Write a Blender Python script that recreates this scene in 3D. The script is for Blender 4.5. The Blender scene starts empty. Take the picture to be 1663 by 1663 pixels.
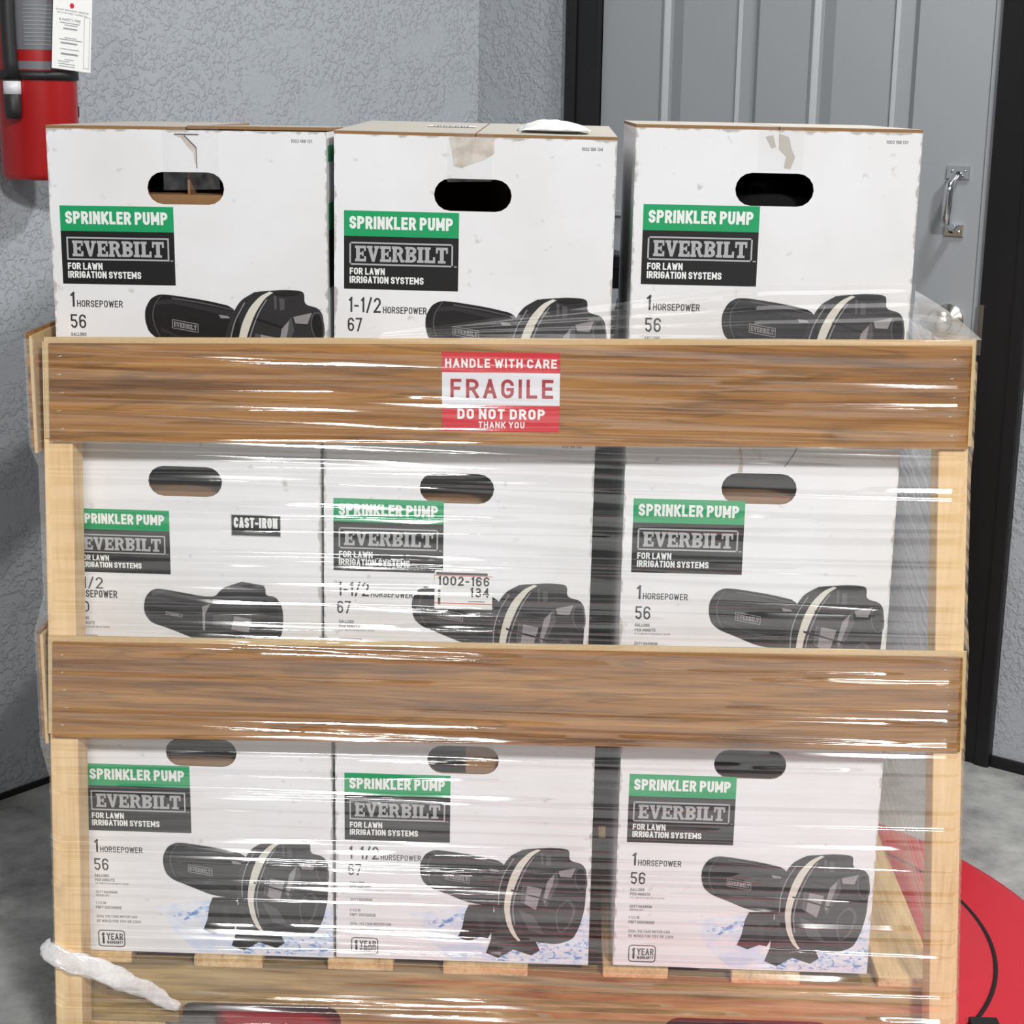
import bpy, bmesh, math, random
import numpy as np
from mathutils import Vector, Matrix

# ---------------------------------------------------------------- camera, world, lights, exposure
SC = bpy.context.scene
COL = SC.collection
PI = math.pi
rng = random.Random(7)

def s2l(c):
    return tuple((v / 12.92 if v <= .04045 else ((v + .055) / 1.055) ** 2.4) for v in [k / 255 for k in c])

FOC, HOR, ROLL, YAW, CC = 2750.0, 165.0, .0156, math.radians(1.8), 831.5
PITCH = math.atan((CC - HOR) / FOC)
cam_d = bpy.data.cameras.new('camera'); cam = bpy.data.objects.new('camera', cam_d); COL.objects.link(cam)
fw = Vector((-math.sin(YAW) * math.cos(PITCH), math.cos(YAW) * math.cos(PITCH), -math.sin(PITCH)))
rt = Vector((math.cos(YAW), math.sin(YAW), 0)); up = rt.cross(fw)
cx_ = math.cos(ROLL) * rt + math.sin(ROLL) * up
cy_ = -(math.sin(ROLL) * rt - math.cos(ROLL) * up)
cam.matrix_world = Matrix(((cx_.x, cy_.x, -fw.x, .07196), (cx_.y, cy_.y, -fw.y, -2.06612), (cx_.z, cy_.z, -fw.z, 1.27565), (0, 0, 0, 1)))
cam_d.sensor_fit = 'HORIZONTAL'; cam_d.sensor_width = 36; cam_d.lens = 36 * FOC / 1663
cam_d.clip_start = .05
SC.camera = cam

wd = bpy.data.worlds.new('world'); SC.world = wd; wd.use_nodes = True
wd.node_tree.nodes['Background'].inputs[0].default_value = (.93, .97, 1.0, 1)
wd.node_tree.nodes['Background'].inputs[1].default_value = .075

def area(name, loc, target, sx, sy, power, col=(1, .99, .97)):
    l = bpy.data.lights.new(name, 'AREA'); l.shape = 'RECTANGLE'; l.size = sx; l.size_y = sy; l.energy = power; l.color = col
    o = bpy.data.objects.new(name, l); COL.objects.link(o); o.location = loc
    d = (Vector(target) - Vector(loc)).normalized()
    o.rotation_euler = d.to_track_quat('-Z', 'Y').to_euler()
    return o
area('ceiling_tube_front_right', (1.75, -4.5, 3.5), (0, 0, .6), .62, .30, 200)
area('ceiling_tube_front_left', (-.80, -4.5, 3.5), (0, 0, .6), 1.0, .30, 58)
area('ceiling_tube_overhead', (1.15, .45, 2.75), (.2, .9, 0), .30, .18, 35)

SC.view_settings.view_transform = 'Standard'; SC.view_settings.look = 'None'
SC.view_settings.exposure = 0.0; SC.view_settings.gamma = 1.0; SC.view_settings.use_curve_mapping = False

# ---------------------------------------------------------------- materials
def nmat(name):
    m = bpy.data.materials.new(name); m.use_nodes = True
    nt = m.node_tree; b = nt.nodes['Principled BSDF']
    return m, nt, b
def setc(b, col, rough=.5, metal=0.0, spec=None):
    b.inputs['Base Color'].default_value = (*col, 1); b.inputs['Roughness'].default_value = rough; b.inputs['Metallic'].default_value = metal
    if spec is not None: b.inputs['Specular IOR Level'].default_value = spec
def plain(name, rgb, rough=.5, metal=0.0, spec=None, nscale=60, namt=.08, bump=0.0):
    """a solid colour, slightly mottled"""
    m, nt, b = nmat(name); c = s2l(rgb); setc(b, c, rough, metal, spec)
    tc = nt.nodes.new('ShaderNodeTexCoord'); n = nt.nodes.new('ShaderNodeTexNoise'); n.inputs['Scale'].default_value = nscale; n.inputs['Detail'].default_value = 4
    nt.links.new(tc.outputs['Object'], n.inputs['Vector'])
    r = nt.nodes.new('ShaderNodeMapRange'); r.inputs[3].default_value = 1 - namt; r.inputs[4].default_value = 1 + namt
    nt.links.new(n.outputs['Fac'], r.inputs[0])
    mx = nt.nodes.new('ShaderNodeVectorMath'); mx.operation = 'SCALE'; mx.inputs[0].default_value = c
    nt.links.new(r.outputs[0], mx.inputs['Scale']); nt.links.new(mx.outputs[0], b.inputs['Base Color'])
    if bump:
        bp = nt.nodes.new('ShaderNodeBump'); bp.inputs['Strength'].default_value = bump; bp.inputs['Distance'].default_value = .002
        nt.links.new(n.outputs['Fac'], bp.inputs['Height']); nt.links.new(bp.outputs[0], b.inputs['Normal'])
    return m
def ramp(nt, stops):
    r = nt.nodes.new('ShaderNodeValToRGB'); e = r.color_ramp.elements
    while len(e) > 1: e.remove(e[-1])
    e[0].position = stops[0][0]; e[0].color = (*stops[0][1], 1)
    for p, c in stops[1:]:
        k = e.new(p); k.color = (*c, 1)
    return r
def grain(name, stops, stretch, rough=.45, spec=.5, scale=3.0, fine=.35, distort=1.5, axis='X', knots=True, lines=False):
    """wood: streaks along one axis, broken by slow warps and fine pores"""
    m, nt, b = nmat(name); b.inputs['Roughness'].default_value = rough; b.inputs['Specular IOR Level'].default_value = spec
    tc = nt.nodes.new('ShaderNodeTexCoord'); oi = nt.nodes.new('ShaderNodeObjectInfo')
    off = nt.nodes.new('ShaderNodeVectorMath'); off.operation = 'SCALE'; off.inputs[0].default_value = (7.3, 3.1, 9.7)
    nt.links.new(oi.outputs['Random'], off.inputs['Scale'])
    ad = nt.nodes.new('ShaderNodeVectorMath'); ad.operation = 'ADD'
    nt.links.new(tc.outputs['Object'], ad.inputs[0]); nt.links.new(off.outputs[0], ad.inputs[1])
    mp = nt.nodes.new('ShaderNodeMapping'); nt.links.new(ad.outputs[0], mp.inputs['Vector'])
    mp.inputs['Scale'].default_value = (1, stretch, stretch) if axis == 'X' else ((stretch, stretch, 1) if axis == 'Z' else (stretch, 1, stretch))
    n1 = nt.nodes.new('ShaderNodeTexNoise'); n1.inputs['Scale'].default_value = scale; n1.inputs['Detail'].default_value = 6; n1.inputs['Roughness'].default_value = .62; n1.inputs['Distortion'].default_value = distort
    nt.links.new(mp.outputs[0], n1.inputs['Vector'])
    mp2 = nt.nodes.new('ShaderNodeMapping'); nt.links.new(ad.outputs[0], mp2.inputs['Vector'])
    k = stretch * 1.6
    mp2.inputs['Scale'].default_value = (3, k * 3, k * 3) if axis == 'X' else ((k * 3, k * 3, 3) if axis == 'Z' else (k * 3, 3, k * 3))
    n2 = nt.nodes.new('ShaderNodeTexNoise'); n2.inputs['Scale'].default_value = 4; n2.inputs['Detail'].default_value = 3
    nt.links.new(mp2.outputs[0], n2.inputs['Vector'])
    mx = nt.nodes.new('ShaderNodeMix'); mx.data_type = 'FLOAT'; mx.inputs[0].default_value = fine
    nt.links.new(n1.outputs['Fac'], mx.inputs[2]); nt.links.new(n2.outputs['Fac'], mx.inputs[3])
    r = ramp(nt, stops); nt.links.new(mx.outputs[0], r.inputs[0])
    out = r.outputs[0]
    if lines:   # thin wavy dark figure lines
        mp4 = nt.nodes.new('ShaderNodeMapping'); nt.links.new(ad.outputs[0], mp4.inputs['Vector']); mp4.inputs['Scale'].default_value = (1.6, 1, 30)
        n4 = nt.nodes.new('ShaderNodeTexNoise'); n4.inputs['Scale'].default_value = 1.6; n4.inputs['Detail'].default_value = 5; n4.inputs['Distortion'].default_value = .6
        nt.links.new(mp4.outputs[0], n4.inputs['Vector'])
        s4 = nt.nodes.new('ShaderNodeMath'); s4.operation = 'SUBTRACT'; s4.inputs[1].default_value = .5; nt.links.new(n4.outputs['Fac'], s4.inputs[0])
        a4 = nt.nodes.new('ShaderNodeMath'); a4.operation = 'ABSOLUTE'; nt.links.new(s4.outputs[0], a4.inputs[0])
        r4 = nt.nodes.new('ShaderNodeMapRange'); r4.inputs[1].default_value = 0; r4.inputs[2].default_value = .035; r4.inputs[3].default_value = .62; r4.inputs[4].default_value = 1
        nt.links.new(a4.outputs[0], r4.inputs[0])
        c4 = nt.nodes.new('ShaderNodeVectorMath'); c4.operation = 'SCALE'; nt.links.new(out, c4.inputs[0]); nt.links.new(r4.outputs[0], c4.inputs['Scale']); out = c4.outputs[0]
    if knots:
        n3 = nt.nodes.new('ShaderNodeTexNoise'); n3.inputs['Scale'].default_value = 9; n3.inputs['Detail'].default_value = 2
        mp3 = nt.nodes.new('ShaderNodeMapping'); nt.links.new(ad.outputs[0], mp3.inputs['Vector'])
        mp3.inputs['Scale'].default_value = (.7, 1.6, 1.6) if axis == 'X' else (1.6, 1.6, .7)
        nt.links.new(mp3.outputs[0], n3.inputs['Vector'])
        rr = nt.nodes.new('ShaderNodeMapRange'); rr.inputs[1].default_value = .66; rr.inputs[2].default_value = .78; rr.inputs[3].default_value = 1; rr.inputs[4].default_value = .55
        nt.links.new(n3.outputs['Fac'], rr.inputs[0])
        sc = nt.nodes.new('ShaderNodeVectorMath'); sc.operation = 'SCALE'
        nt.links.new(out, sc.inputs[0]); nt.links.new(rr.outputs[0], sc.inputs['Scale']); out = sc.outputs[0]
    nt.links.new(out, b.inputs['Base Color'])
    bp = nt.nodes.new('ShaderNodeBump'); bp.inputs['Strength'].default_value = .12; bp.inputs['Distance'].default_value = .001
    nt.links.new(n2.outputs['Fac'], bp.inputs['Height']); nt.links.new(bp.outputs[0], b.inputs['Normal'])
    return m
M = {}
M['laminate'] = grain('oak_laminate', [(.28, s2l((76, 44, 16))), (.40, s2l((126, 82, 34))), (.50, s2l((158, 109, 50))), (.60, s2l((178, 128, 64))), (.75, s2l((200, 156, 92)))], 24, rough=.4, scale=1.7, distort=1.0, fine=.30, lines=True)
M['fibreboard'] = plain('fibreboard_core', (212, 184, 138), .8, nscale=200, namt=.12)
M['pine'] = grain('pine_lumber', [(.25, s2l((196, 152, 96))), (.45, s2l((232, 196, 144))), (.6, s2l((240, 208, 158))), (.78, s2l((246, 220, 176)))], 12, rough=.6, scale=2.2, axis='Z', spec=.3)
M['deck'] = grain('weathered_deck', [(.22, s2l((110, 90, 66))), (.4, s2l((196, 162, 112))), (.55, s2l((222, 188, 136))), (.75, s2l((236, 206, 156)))], 9, rough=.75, scale=3, axis='Y', spec=.2)
M['stringer'] = grain('worn_stringer', [(.25, s2l((76, 60, 38))), (.40, s2l((136, 112, 70))), (.52, s2l((170, 142, 92))), (.72, s2l((206, 180, 126)))], 10, rough=.7, scale=3.5, spec=.2)
M['black_trim'] = plain('black_frame_paint', (15, 14, 16), .42, nscale=30, namt=.3)
M['cardboard'] = plain('brown_cardboard', (150, 112, 74), .85, nscale=120, namt=.12)
M['top_liner'] = plain('grey_liner', (196, 190, 180), .8, nscale=90, namt=.08)
M['white_paper'] = plain('white_paper', (240, 240, 238), .7, namt=.02)
M['red_paint'] = plain('red_machine_paint', (205, 34, 50), .38, nscale=25, namt=.06)
M['ext_red'] = plain('extinguisher_red', (164, 18, 20), .32, nscale=8, namt=.05)
M['rubber'] = plain('black_rubber', (34, 33, 34), .5)
M['grey_plate'] = plain('instruction_plate', (112, 114, 120), .4, nscale=12, namt=.15)
M['chrome'] = plain('chrome', (225, 226, 228), .14, 1.0, nscale=20, namt=.03)
M['nickel'] = plain('satin_nickel', (216, 212, 200), .25, 1.0, nscale=20, namt=.03)
M['machine'] = plain('machine_black', (30, 30, 34), .45, nscale=14, namt=.3)
M['machine_blue'] = plain('machine_blue', (52, 62, 84), .4, nscale=14, namt=.2)
M['pump_black'] = plain('pump_plastic', (26, 26, 28), .35)
M['staple'] = plain('staple_steel', (220, 214, 205), .3, .8)
M['yellow'] = plain('yellow_sticker', (226, 222, 96), .5)
M['seam'] = plain('seam_black', (14, 12, 12), .7)
M['label_red'] = plain('label_red', (208, 36, 48), .4, namt=.03)
M['label_ink'] = plain('label_red_ink', (168, 38, 48), .5, namt=.03)
M['label_white'] = plain('label_white', (226, 226, 230), .4, namt=.02)
M['orange'] = plain('orange_ink', (226, 110, 66), .5, namt=.02)
M['p_green'] = plain('print_green', (14, 160, 98), .45, namt=.03)
M['p_black'] = plain('print_black', (19, 17, 18), .45, namt=.06)
M['p_white'] = plain('print_white', (240, 242, 240), .5, namt=.02)
M['p_grey'] = plain('print_grey', (178, 178, 180), .5, namt=.03)
M['p_text'] = plain('print_text', (56, 54, 56), .5, namt=.03)
M['p_small'] = plain('print_small', (112, 110, 112), .5, namt=.03)
M['q0'] = plain('picture_black', (22, 20, 22), .45, nscale=150, namt=.25)
M['q1'] = plain('picture_charcoal', (44, 42, 45), .45, nscale=150, namt=.2)
M['q2'] = plain('picture_slate', (82, 80, 84), .45, nscale=220, namt=.2)
M['q3'] = plain('picture_grey', (150, 145, 148), .45, nscale=220, namt=.15)
M['q4'] = plain('picture_cream', (222, 218, 206), .45, nscale=100, namt=.05)
M['tag_ink'] = plain('tag_ink', (150, 150, 156), .6, namt=.02)

def carton_white():
    m, nt, b = nmat('white_carton'); setc(b, s2l((236, 236, 238)), .5, 0, .35)
    tc = nt.nodes.new('ShaderNodeTexCoord'); oi = nt.nodes.new('ShaderNodeObjectInfo')
    sp = nt.nodes.new('ShaderNodeSeparateXYZ'); nt.links.new(tc.outputs['Object'], sp.inputs[0])
    # distance to the nearest vertical / top edge of the front panel (object space: x 0..W, z 0..H)
    def math_(op, a, b_=None, c=None):
        n = nt.nodes.new('ShaderNodeMath'); n.operation = op
        for i, v in enumerate((a, b_, c)):
            if v is None: continue
            if isinstance(v, (int, float)): n.inputs[i].default_value = v
            else: nt.links.new(v, n.inputs[i])
        return n.outputs[0]
    dx = math_('SUBTRACT', .174, math_('ABSOLUTE', math_('SUBTRACT', sp.outputs['X'], .174)))
    dz = math_('SUBTRACT', .372, sp.outputs['Z'])
    d = math_('MAXIMUM', math_('MINIMUM', dx, dz), sp.outputs['Y'])
    off = nt.nodes.new('ShaderNodeVectorMath'); off.operation = 'MULTIPLY_ADD'; off.inputs[1].default_value = (1, 1, 1)
    nt.links.new(tc.outputs['Object'], off.inputs[0]); nt.links.new(oi.outputs['Random'], off.inputs[2])
    n = nt.nodes.new('ShaderNodeTexNoise'); n.inputs['Scale'].default_value = 55; n.inputs['Detail'].default_value = 6
    nt.links.new(off.outputs[0], n.inputs['Vector'])
    near = nt.nodes.new('ShaderNodeMapRange'); near.inputs[1].default_value = 0; near.inputs[2].default_value = .0055; near.inputs[3].default_value = .27; near.inputs[4].default_value = 0
    nt.links.new(d, near.inputs[0])
    w = nt.nodes.new('ShaderNodeMapRange'); w.inputs[1].default_value = .66; w.inputs[2].default_value = .80; w.inputs[3].default_value = 0; w.inputs[4].default_value = .75
    nt.links.new(math_('ADD', n.outputs['Fac'], near.outputs[0]), w.inputs[0])
    n2 = nt.nodes.new('ShaderNodeTexNoise'); n2.inputs['Scale'].default_value = 7; n2.inputs['Detail'].default_value = 5
    nt.links.new(off.outputs[0], n2.inputs['Vector'])
    r = ramp(nt, [(.3, s2l((232, 231, 231))), (.6, s2l((240, 240, 243)))]); nt.links.new(n2.outputs['Fac'], r.inputs[0])
    mx = nt.nodes.new('ShaderNodeMix'); mx.data_type = 'RGBA'; nt.links.new(w.outputs[0], mx.inputs[0])
    nt.links.new(r.outputs[0], mx.inputs[6]); mx.inputs[7].default_value = (*s2l((168, 160, 150)), 1)
    nt.links.new(mx.outputs[2], b.inputs['Base Color'])
    bp = nt.nodes.new('ShaderNodeBump'); bp.inputs['Strength'].default_value = .25; bp.inputs['Distance'].default_value = .004
    nt.links.new(n2.outputs['Fac'], bp.inputs['Height']); nt.links.new(bp.outputs[0], b.inputs['Normal'])
    return m
M['carton'] = carton_white()

def water():
    m, nt, b = nmat('printed_water'); b.inputs['Roughness'].default_value = .5
    tc = nt.nodes.new('ShaderNodeTexCoord'); sp = nt.nodes.new('ShaderNodeSeparateXYZ'); nt.links.new(tc.outputs['Object'], sp.inputs[0])
    mp = nt.nodes.new('ShaderNodeMapping'); mp.inputs['Scale'].default_value = (1, 1, 1.7); nt.links.new(tc.outputs['Object'], mp.inputs['Vector'])
    n = nt.nodes.new('ShaderNodeTexNoise'); n.inputs['Scale'].default_value = 75; n.inputs['Detail'].default_value = 4; n.inputs['Distortion'].default_value = 1.4
    nt.links.new(mp.outputs[0], n.inputs['Vector'])
    r = ramp(nt, [(.36, s2l((112, 150, 208))), (.42, s2l((178, 204, 238))), (.50, s2l((222, 232, 248))), (.62, s2l((236, 238, 244)))])
    nt.links.new(n.outputs['Fac'], r.inputs[0]); nt.links.new(r.outputs[0], b.inputs['Base Color'])
    return m
M['water'] = water()

def pale(name, a, c, sc=30):
    m, nt, b = nmat(name); b.inputs['Roughness'].default_value = .5
    tc = nt.nodes.new('ShaderNodeTexCoord'); n = nt.nodes.new('ShaderNodeTexNoise'); n.inputs['Scale'].default_value = sc; n.inputs['Detail'].default_value = 4
    nt.links.new(tc.outputs['Object'], n.inputs['Vector']); r = ramp(nt, [(.4, s2l(a)), (.6, s2l(c))])
    nt.links.new(n.outputs['Fac'], r.inputs[0]); nt.links.new(r.outputs[0], b.inputs['Base Color']); return m
M['mist'] = pale('printed_mist', (214, 224, 246), (236, 238, 244))
M['tape_tan'] = pale('tan_tape_residue', (198, 186, 174), (222, 214, 206), 60)

def stucco(name, rgb):
    m, nt, b = nmat(name); setc(b, s2l(rgb), .5, 0, .4)
    tc = nt.nodes.new('ShaderNodeTexCoord')
    n = nt.nodes.new('ShaderNodeTexNoise'); n.inputs['Scale'].default_value = 74; n.inputs['Detail'].default_value = 6; n.inputs['Roughness'].default_value = .55; n.inputs['Distortion'].default_value = .5
    nt.links.new(tc.outputs['Object'], n.inputs['Vector'])
    big = nt.nodes.new('ShaderNodeTexNoise'); big.inputs['Scale'].default_value = 7; big.inputs['Detail'].default_value = 2
    nt.links.new(tc.outputs['Object'], big.inputs['Vector'])
    st = nt.nodes.new('ShaderNodeMapRange'); st.interpolation_type = 'SMOOTHSTEP'; st.inputs[1].default_value = .47; st.inputs[2].default_value = .60
    nt.links.new(n.outputs['Fac'], st.inputs[0])
    bg = nt.nodes.new('ShaderNodeMapRange'); bg.interpolation_type = 'SMOOTHSTEP'; bg.inputs[1].default_value = .36; bg.inputs[2].default_value = .52; bg.inputs[3].default_value = .15
    nt.links.new(big.outputs['Fac'], bg.inputs[0])
    mu = nt.nodes.new('ShaderNodeMath'); mu.operation = 'MULTIPLY'; nt.links.new(st.outputs[0], mu.inputs[0]); nt.links.new(bg.outputs[0], mu.inputs[1])
    bp = nt.nodes.new('ShaderNodeBump'); bp.inputs['Strength'].default_value = .55; bp.inputs['Distance'].default_value = .004
    nt.links.new(mu.outputs[0], bp.inputs['Height']); nt.links.new(bp.outputs[0], b.inputs['Normal'])
    return m
M['stucco'] = stucco('grey_stucco', (170, 175, 181))
M['door'] = plain('grey_door_paint', (153, 157, 161), .45, nscale=300, namt=.06, bump=.05)

def concrete():
    m, nt, b = nmat('concrete'); b.inputs['Roughness'].default_value = .6
    tc = nt.nodes.new('ShaderNodeTexCoord')
    n = nt.nodes.new('ShaderNodeTexNoise'); n.inputs['Scale'].default_value = 6; n.inputs['Detail'].default_value = 8; n.inputs['Roughness'].default_value = .7
    nt.links.new(tc.outputs['Object'], n.inputs['Vector'])
    r = ramp(nt, [(.28, s2l((84, 84, 84))), (.42, s2l((140, 140, 138))), (.55, s2l((166, 166, 164))), (.75, s2l((196, 196, 192)))])
    nt.links.new(n.outputs['Fac'], r.inputs[0]); nt.links.new(r.outputs[0], b.inputs['Base Color'])
    bp = nt.nodes.new('ShaderNodeBump'); bp.inputs['Strength'].default_value = .2; bp.inputs['Distance'].default_value = .004
    nt.links.new(n.outputs['Fac'], bp.inputs['Height']); nt.links.new(bp.outputs[0], b.inputs['Normal'])
    return m
M['concrete'] = concrete()

def film(name, haze, gloss, rough=.09, stripes=None, tint=(.93, .93, .95), diag=0):
    m, nt, b = nmat(name); nt.nodes.remove(b); out = nt.nodes['Material Output']
    tr = nt.nodes.new('ShaderNodeBsdfTransparent'); tr.inputs[0].default_value = (.96, .96, .96, 1)
    df = nt.nodes.new('ShaderNodeBsdfDiffuse'); df.inputs[0].default_value = (*tint, 1)
    gl = nt.nodes.new('ShaderNodeBsdfGlossy'); gl.inputs['Roughness'].default_value = rough
    m1 = nt.nodes.new('ShaderNodeMixShader'); nt.links.new(tr.outputs[0], m1.inputs[1]); nt.links.new(df.outputs[0], m1.inputs[2])
    tc = nt.nodes.new('ShaderNodeTexCoord'); mp = nt.nodes.new('ShaderNodeMapping'); nt.links.new(tc.outputs['Object'], mp.inputs['Vector'])
    rot, scl = stripes if stripes else ((0, 0, 0), (1.2, 1, 70))
    mp.inputs['Rotation'].default_value = rot; mp.inputs['Scale'].default_value = scl
    n = nt.nodes.new('ShaderNodeTexNoise'); n.inputs['Scale'].default_value = 2; n.inputs['Detail'].default_value = 4
    if diag:
        d1 = nt.nodes.new('ShaderNodeVectorMath'); d1.operation = 'DOT_PRODUCT'; d1.inputs[1].default_value = (0, -diag, 1); nt.links.new(tc.outputs['Object'], d1.inputs[0])
        d2 = nt.nodes.new('ShaderNodeVectorMath'); d2.operation = 'DOT_PRODUCT'; d2.inputs[1].default_value = (0, 1, diag); nt.links.new(tc.outputs['Object'], d2.inputs[0])
        cb = nt.nodes.new('ShaderNodeCombineXYZ'); nt.links.new(d1.outputs['Value'], cb.inputs['X']); nt.links.new(d2.outputs['Value'], cb.inputs['Y']); nt.links.new(cb.outputs[0], mp.inputs['Vector'])
    nt.links.new(mp.outputs[0], n.inputs['Vector'])
    r = nt.nodes.new('ShaderNodeMapRange'); r.inputs[1].default_value = .35; r.inputs[2].default_value = .66; r.inputs[3].default_value = haze[0]; r.inputs[4].default_value = haze[1]
    nt.links.new(n.outputs['Fac'], r.inputs[0]); nt.links.new(r.outputs[0], m1.inputs[0])
    gl.inputs[0].default_value = (gloss, gloss, gloss, 1)
    m2 = nt.nodes.new('ShaderNodeAddShader')
    nt.links.new(m1.outputs[0], m2.inputs[0]); nt.links.new(gl.outputs[0], m2.inputs[1])
    nt.links.new(m2.outputs[0], out.inputs['Surface'])
    return m
M['film'] = film('stretch_film', (.0, .045), .22, .085)
M['film_side'] = film('stretch_film_side', (.08, .85), .07, .15, ((0, 0, 0), (46, 1.0, 1)), diag=.28)
M['film_corner'] = film('stretch_film_folded', (.28, .5), .12, .15)
M['film_rope'] = film('stretch_film_rope', (.38, .75), .2, .15, ((0, 0, 0), (60, 60, 60)))
M['tape'] = film('clear_tape', (.02, .07), .05, .2, ((0, 0, 0), (30, 30, 30)))

# ---------------------------------------------------------------- helpers
def link(o, parent=None):
    COL.objects.link(o)
    if parent is not None: o.parent = parent
    return o
def empty(name, loc=(0, 0, 0), rot=(0, 0, 0), parent=None):
    o = bpy.data.objects.new(name, None); o.empty_display_size = .05; link(o, parent); o.location = loc; o.rotation_euler = rot; return o
def tag(o, label=None, cat=None, group=None, kind=None):
    if label: o['label'] = label
    if cat: o['category'] = cat
    if group: o['group'] = group
    if kind: o['kind'] = kind
    return o
class MB:
    def __init__(s): s.v = []; s.f = []; s.m = []; s.mats = []; s.sm = []
    def mi(s, m):
        if m not in s.mats: s.mats.append(m)
        return s.mats.index(m)
    def add(s, vs, fs, m, smooth=False):
        b = len(s.v); s.v += [tuple(v) for v in vs]; k = s.mi(m)
        for f in fs: s.f.append(tuple(b + i for i in f)); s.m.append(k); s.sm.append(smooth)
        return s
    def box(s, lo, hi, m):
        x0, y0, z0 = lo; x1, y1, z1 = hi
        return s.add([(x0, y0, z0), (x1, y0, z0), (x1, y1, z0), (x0, y1, z0), (x0, y0, z1), (x1, y0, z1), (x1, y1, z1), (x0, y1, z1)],
              [(0, 3, 2, 1), (4, 5, 6, 7), (0, 1, 5, 4), (1, 2, 6, 5), (2, 3, 7, 6), (3, 0, 4, 7)], m)
    def hexa(s, a, b, m):
        """a, b: two quads (4 points each, same winding) joined into a solid"""
        return s.add(list(a) + list(b), [(3, 2, 1, 0), (4, 5, 6, 7), (0, 1, 5, 4), (1, 2, 6, 5), (2, 3, 7, 6), (3, 0, 4, 7)], m)
    def prism(s, pts, d, m, smooth=False):
        n = len(pts); d = Vector(d)
        return s.add([tuple(p) for p in pts] + [tuple(Vector(p) + d) for p in pts],
              [tuple(range(n))[::-1], tuple(range(n, 2 * n))] + [(i, (i + 1) % n, n + (i + 1) % n, n + i) for i in range(n)], m, smooth)
    def lathe(s, prof, m, seg=40, M4=None, closed=False):
        vs = []; n = len(prof)
        for k in range(seg):
            a = 2 * PI * k / seg
            for r, z in prof: vs.append(Vector((r * math.cos(a), r * math.sin(a), z)))
        if M4 is not None: vs = [M4 @ v for v in vs]
        fs = [(k * n + i, ((k + 1) % seg) * n + i, ((k + 1) % seg) * n + i + 1, k * n + i + 1) for k in range(seg) for i in range(n - 1)]
        return s.add(vs, fs, m, True)
    def tube(s, pts, rad, m, seg=12, caps=True):
        pts = [Vector(p) for p in pts]; n = len(pts); rad = rad if isinstance(rad, (list, tuple)) else [rad] * n
        vs = []; prev = None
        for i, p in enumerate(pts):
            t = (pts[min(i + 1, n - 1)] - pts[max(i - 1, 0)]).normalized()
            if prev is None:
                u = t.orthogonal().normalized()
            else:
                u = (prev - t * prev.dot(t)).normalized()
            prev = u; w = t.cross(u)
            for k in range(seg):
                a = 2 * PI * k / seg; vs.append(p + (u * math.cos(a) + w * math.sin(a)) * rad[i])
        fs = [(i * seg + k, i * seg + (k + 1) % seg, (i + 1) * seg + (k + 1) % seg, (i + 1) * seg + k) for i in range(n - 1) for k in range(seg)]
        if caps: fs += [tuple(range(seg))[::-1], tuple(range((n - 1) * seg, n * seg))]
        return s.add(vs, fs, m, True)
    def build(s, name, parent=None, loc=(0, 0, 0), rot=(0, 0, 0), bevel=0):
        me = bpy.data.meshes.new(name); me.from_pydata(s.v, [], s.f)
        for m in s.mats: me.materials.append(m)
        me.polygons.foreach_set('material_index', s.m); me.polygons.foreach_set('use_smooth', s.sm); me.update()
        o = bpy.data.objects.new(name, me); link(o, parent); o.location = loc; o.rotation_euler = rot
        if bevel:
            b = o.modifiers.new('bevel', 'BEVEL'); b.width = bevel; b.segments = 2; b.limit_method = 'ANGLE'; b.angle_limit = math.radians(40)
        return o

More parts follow.
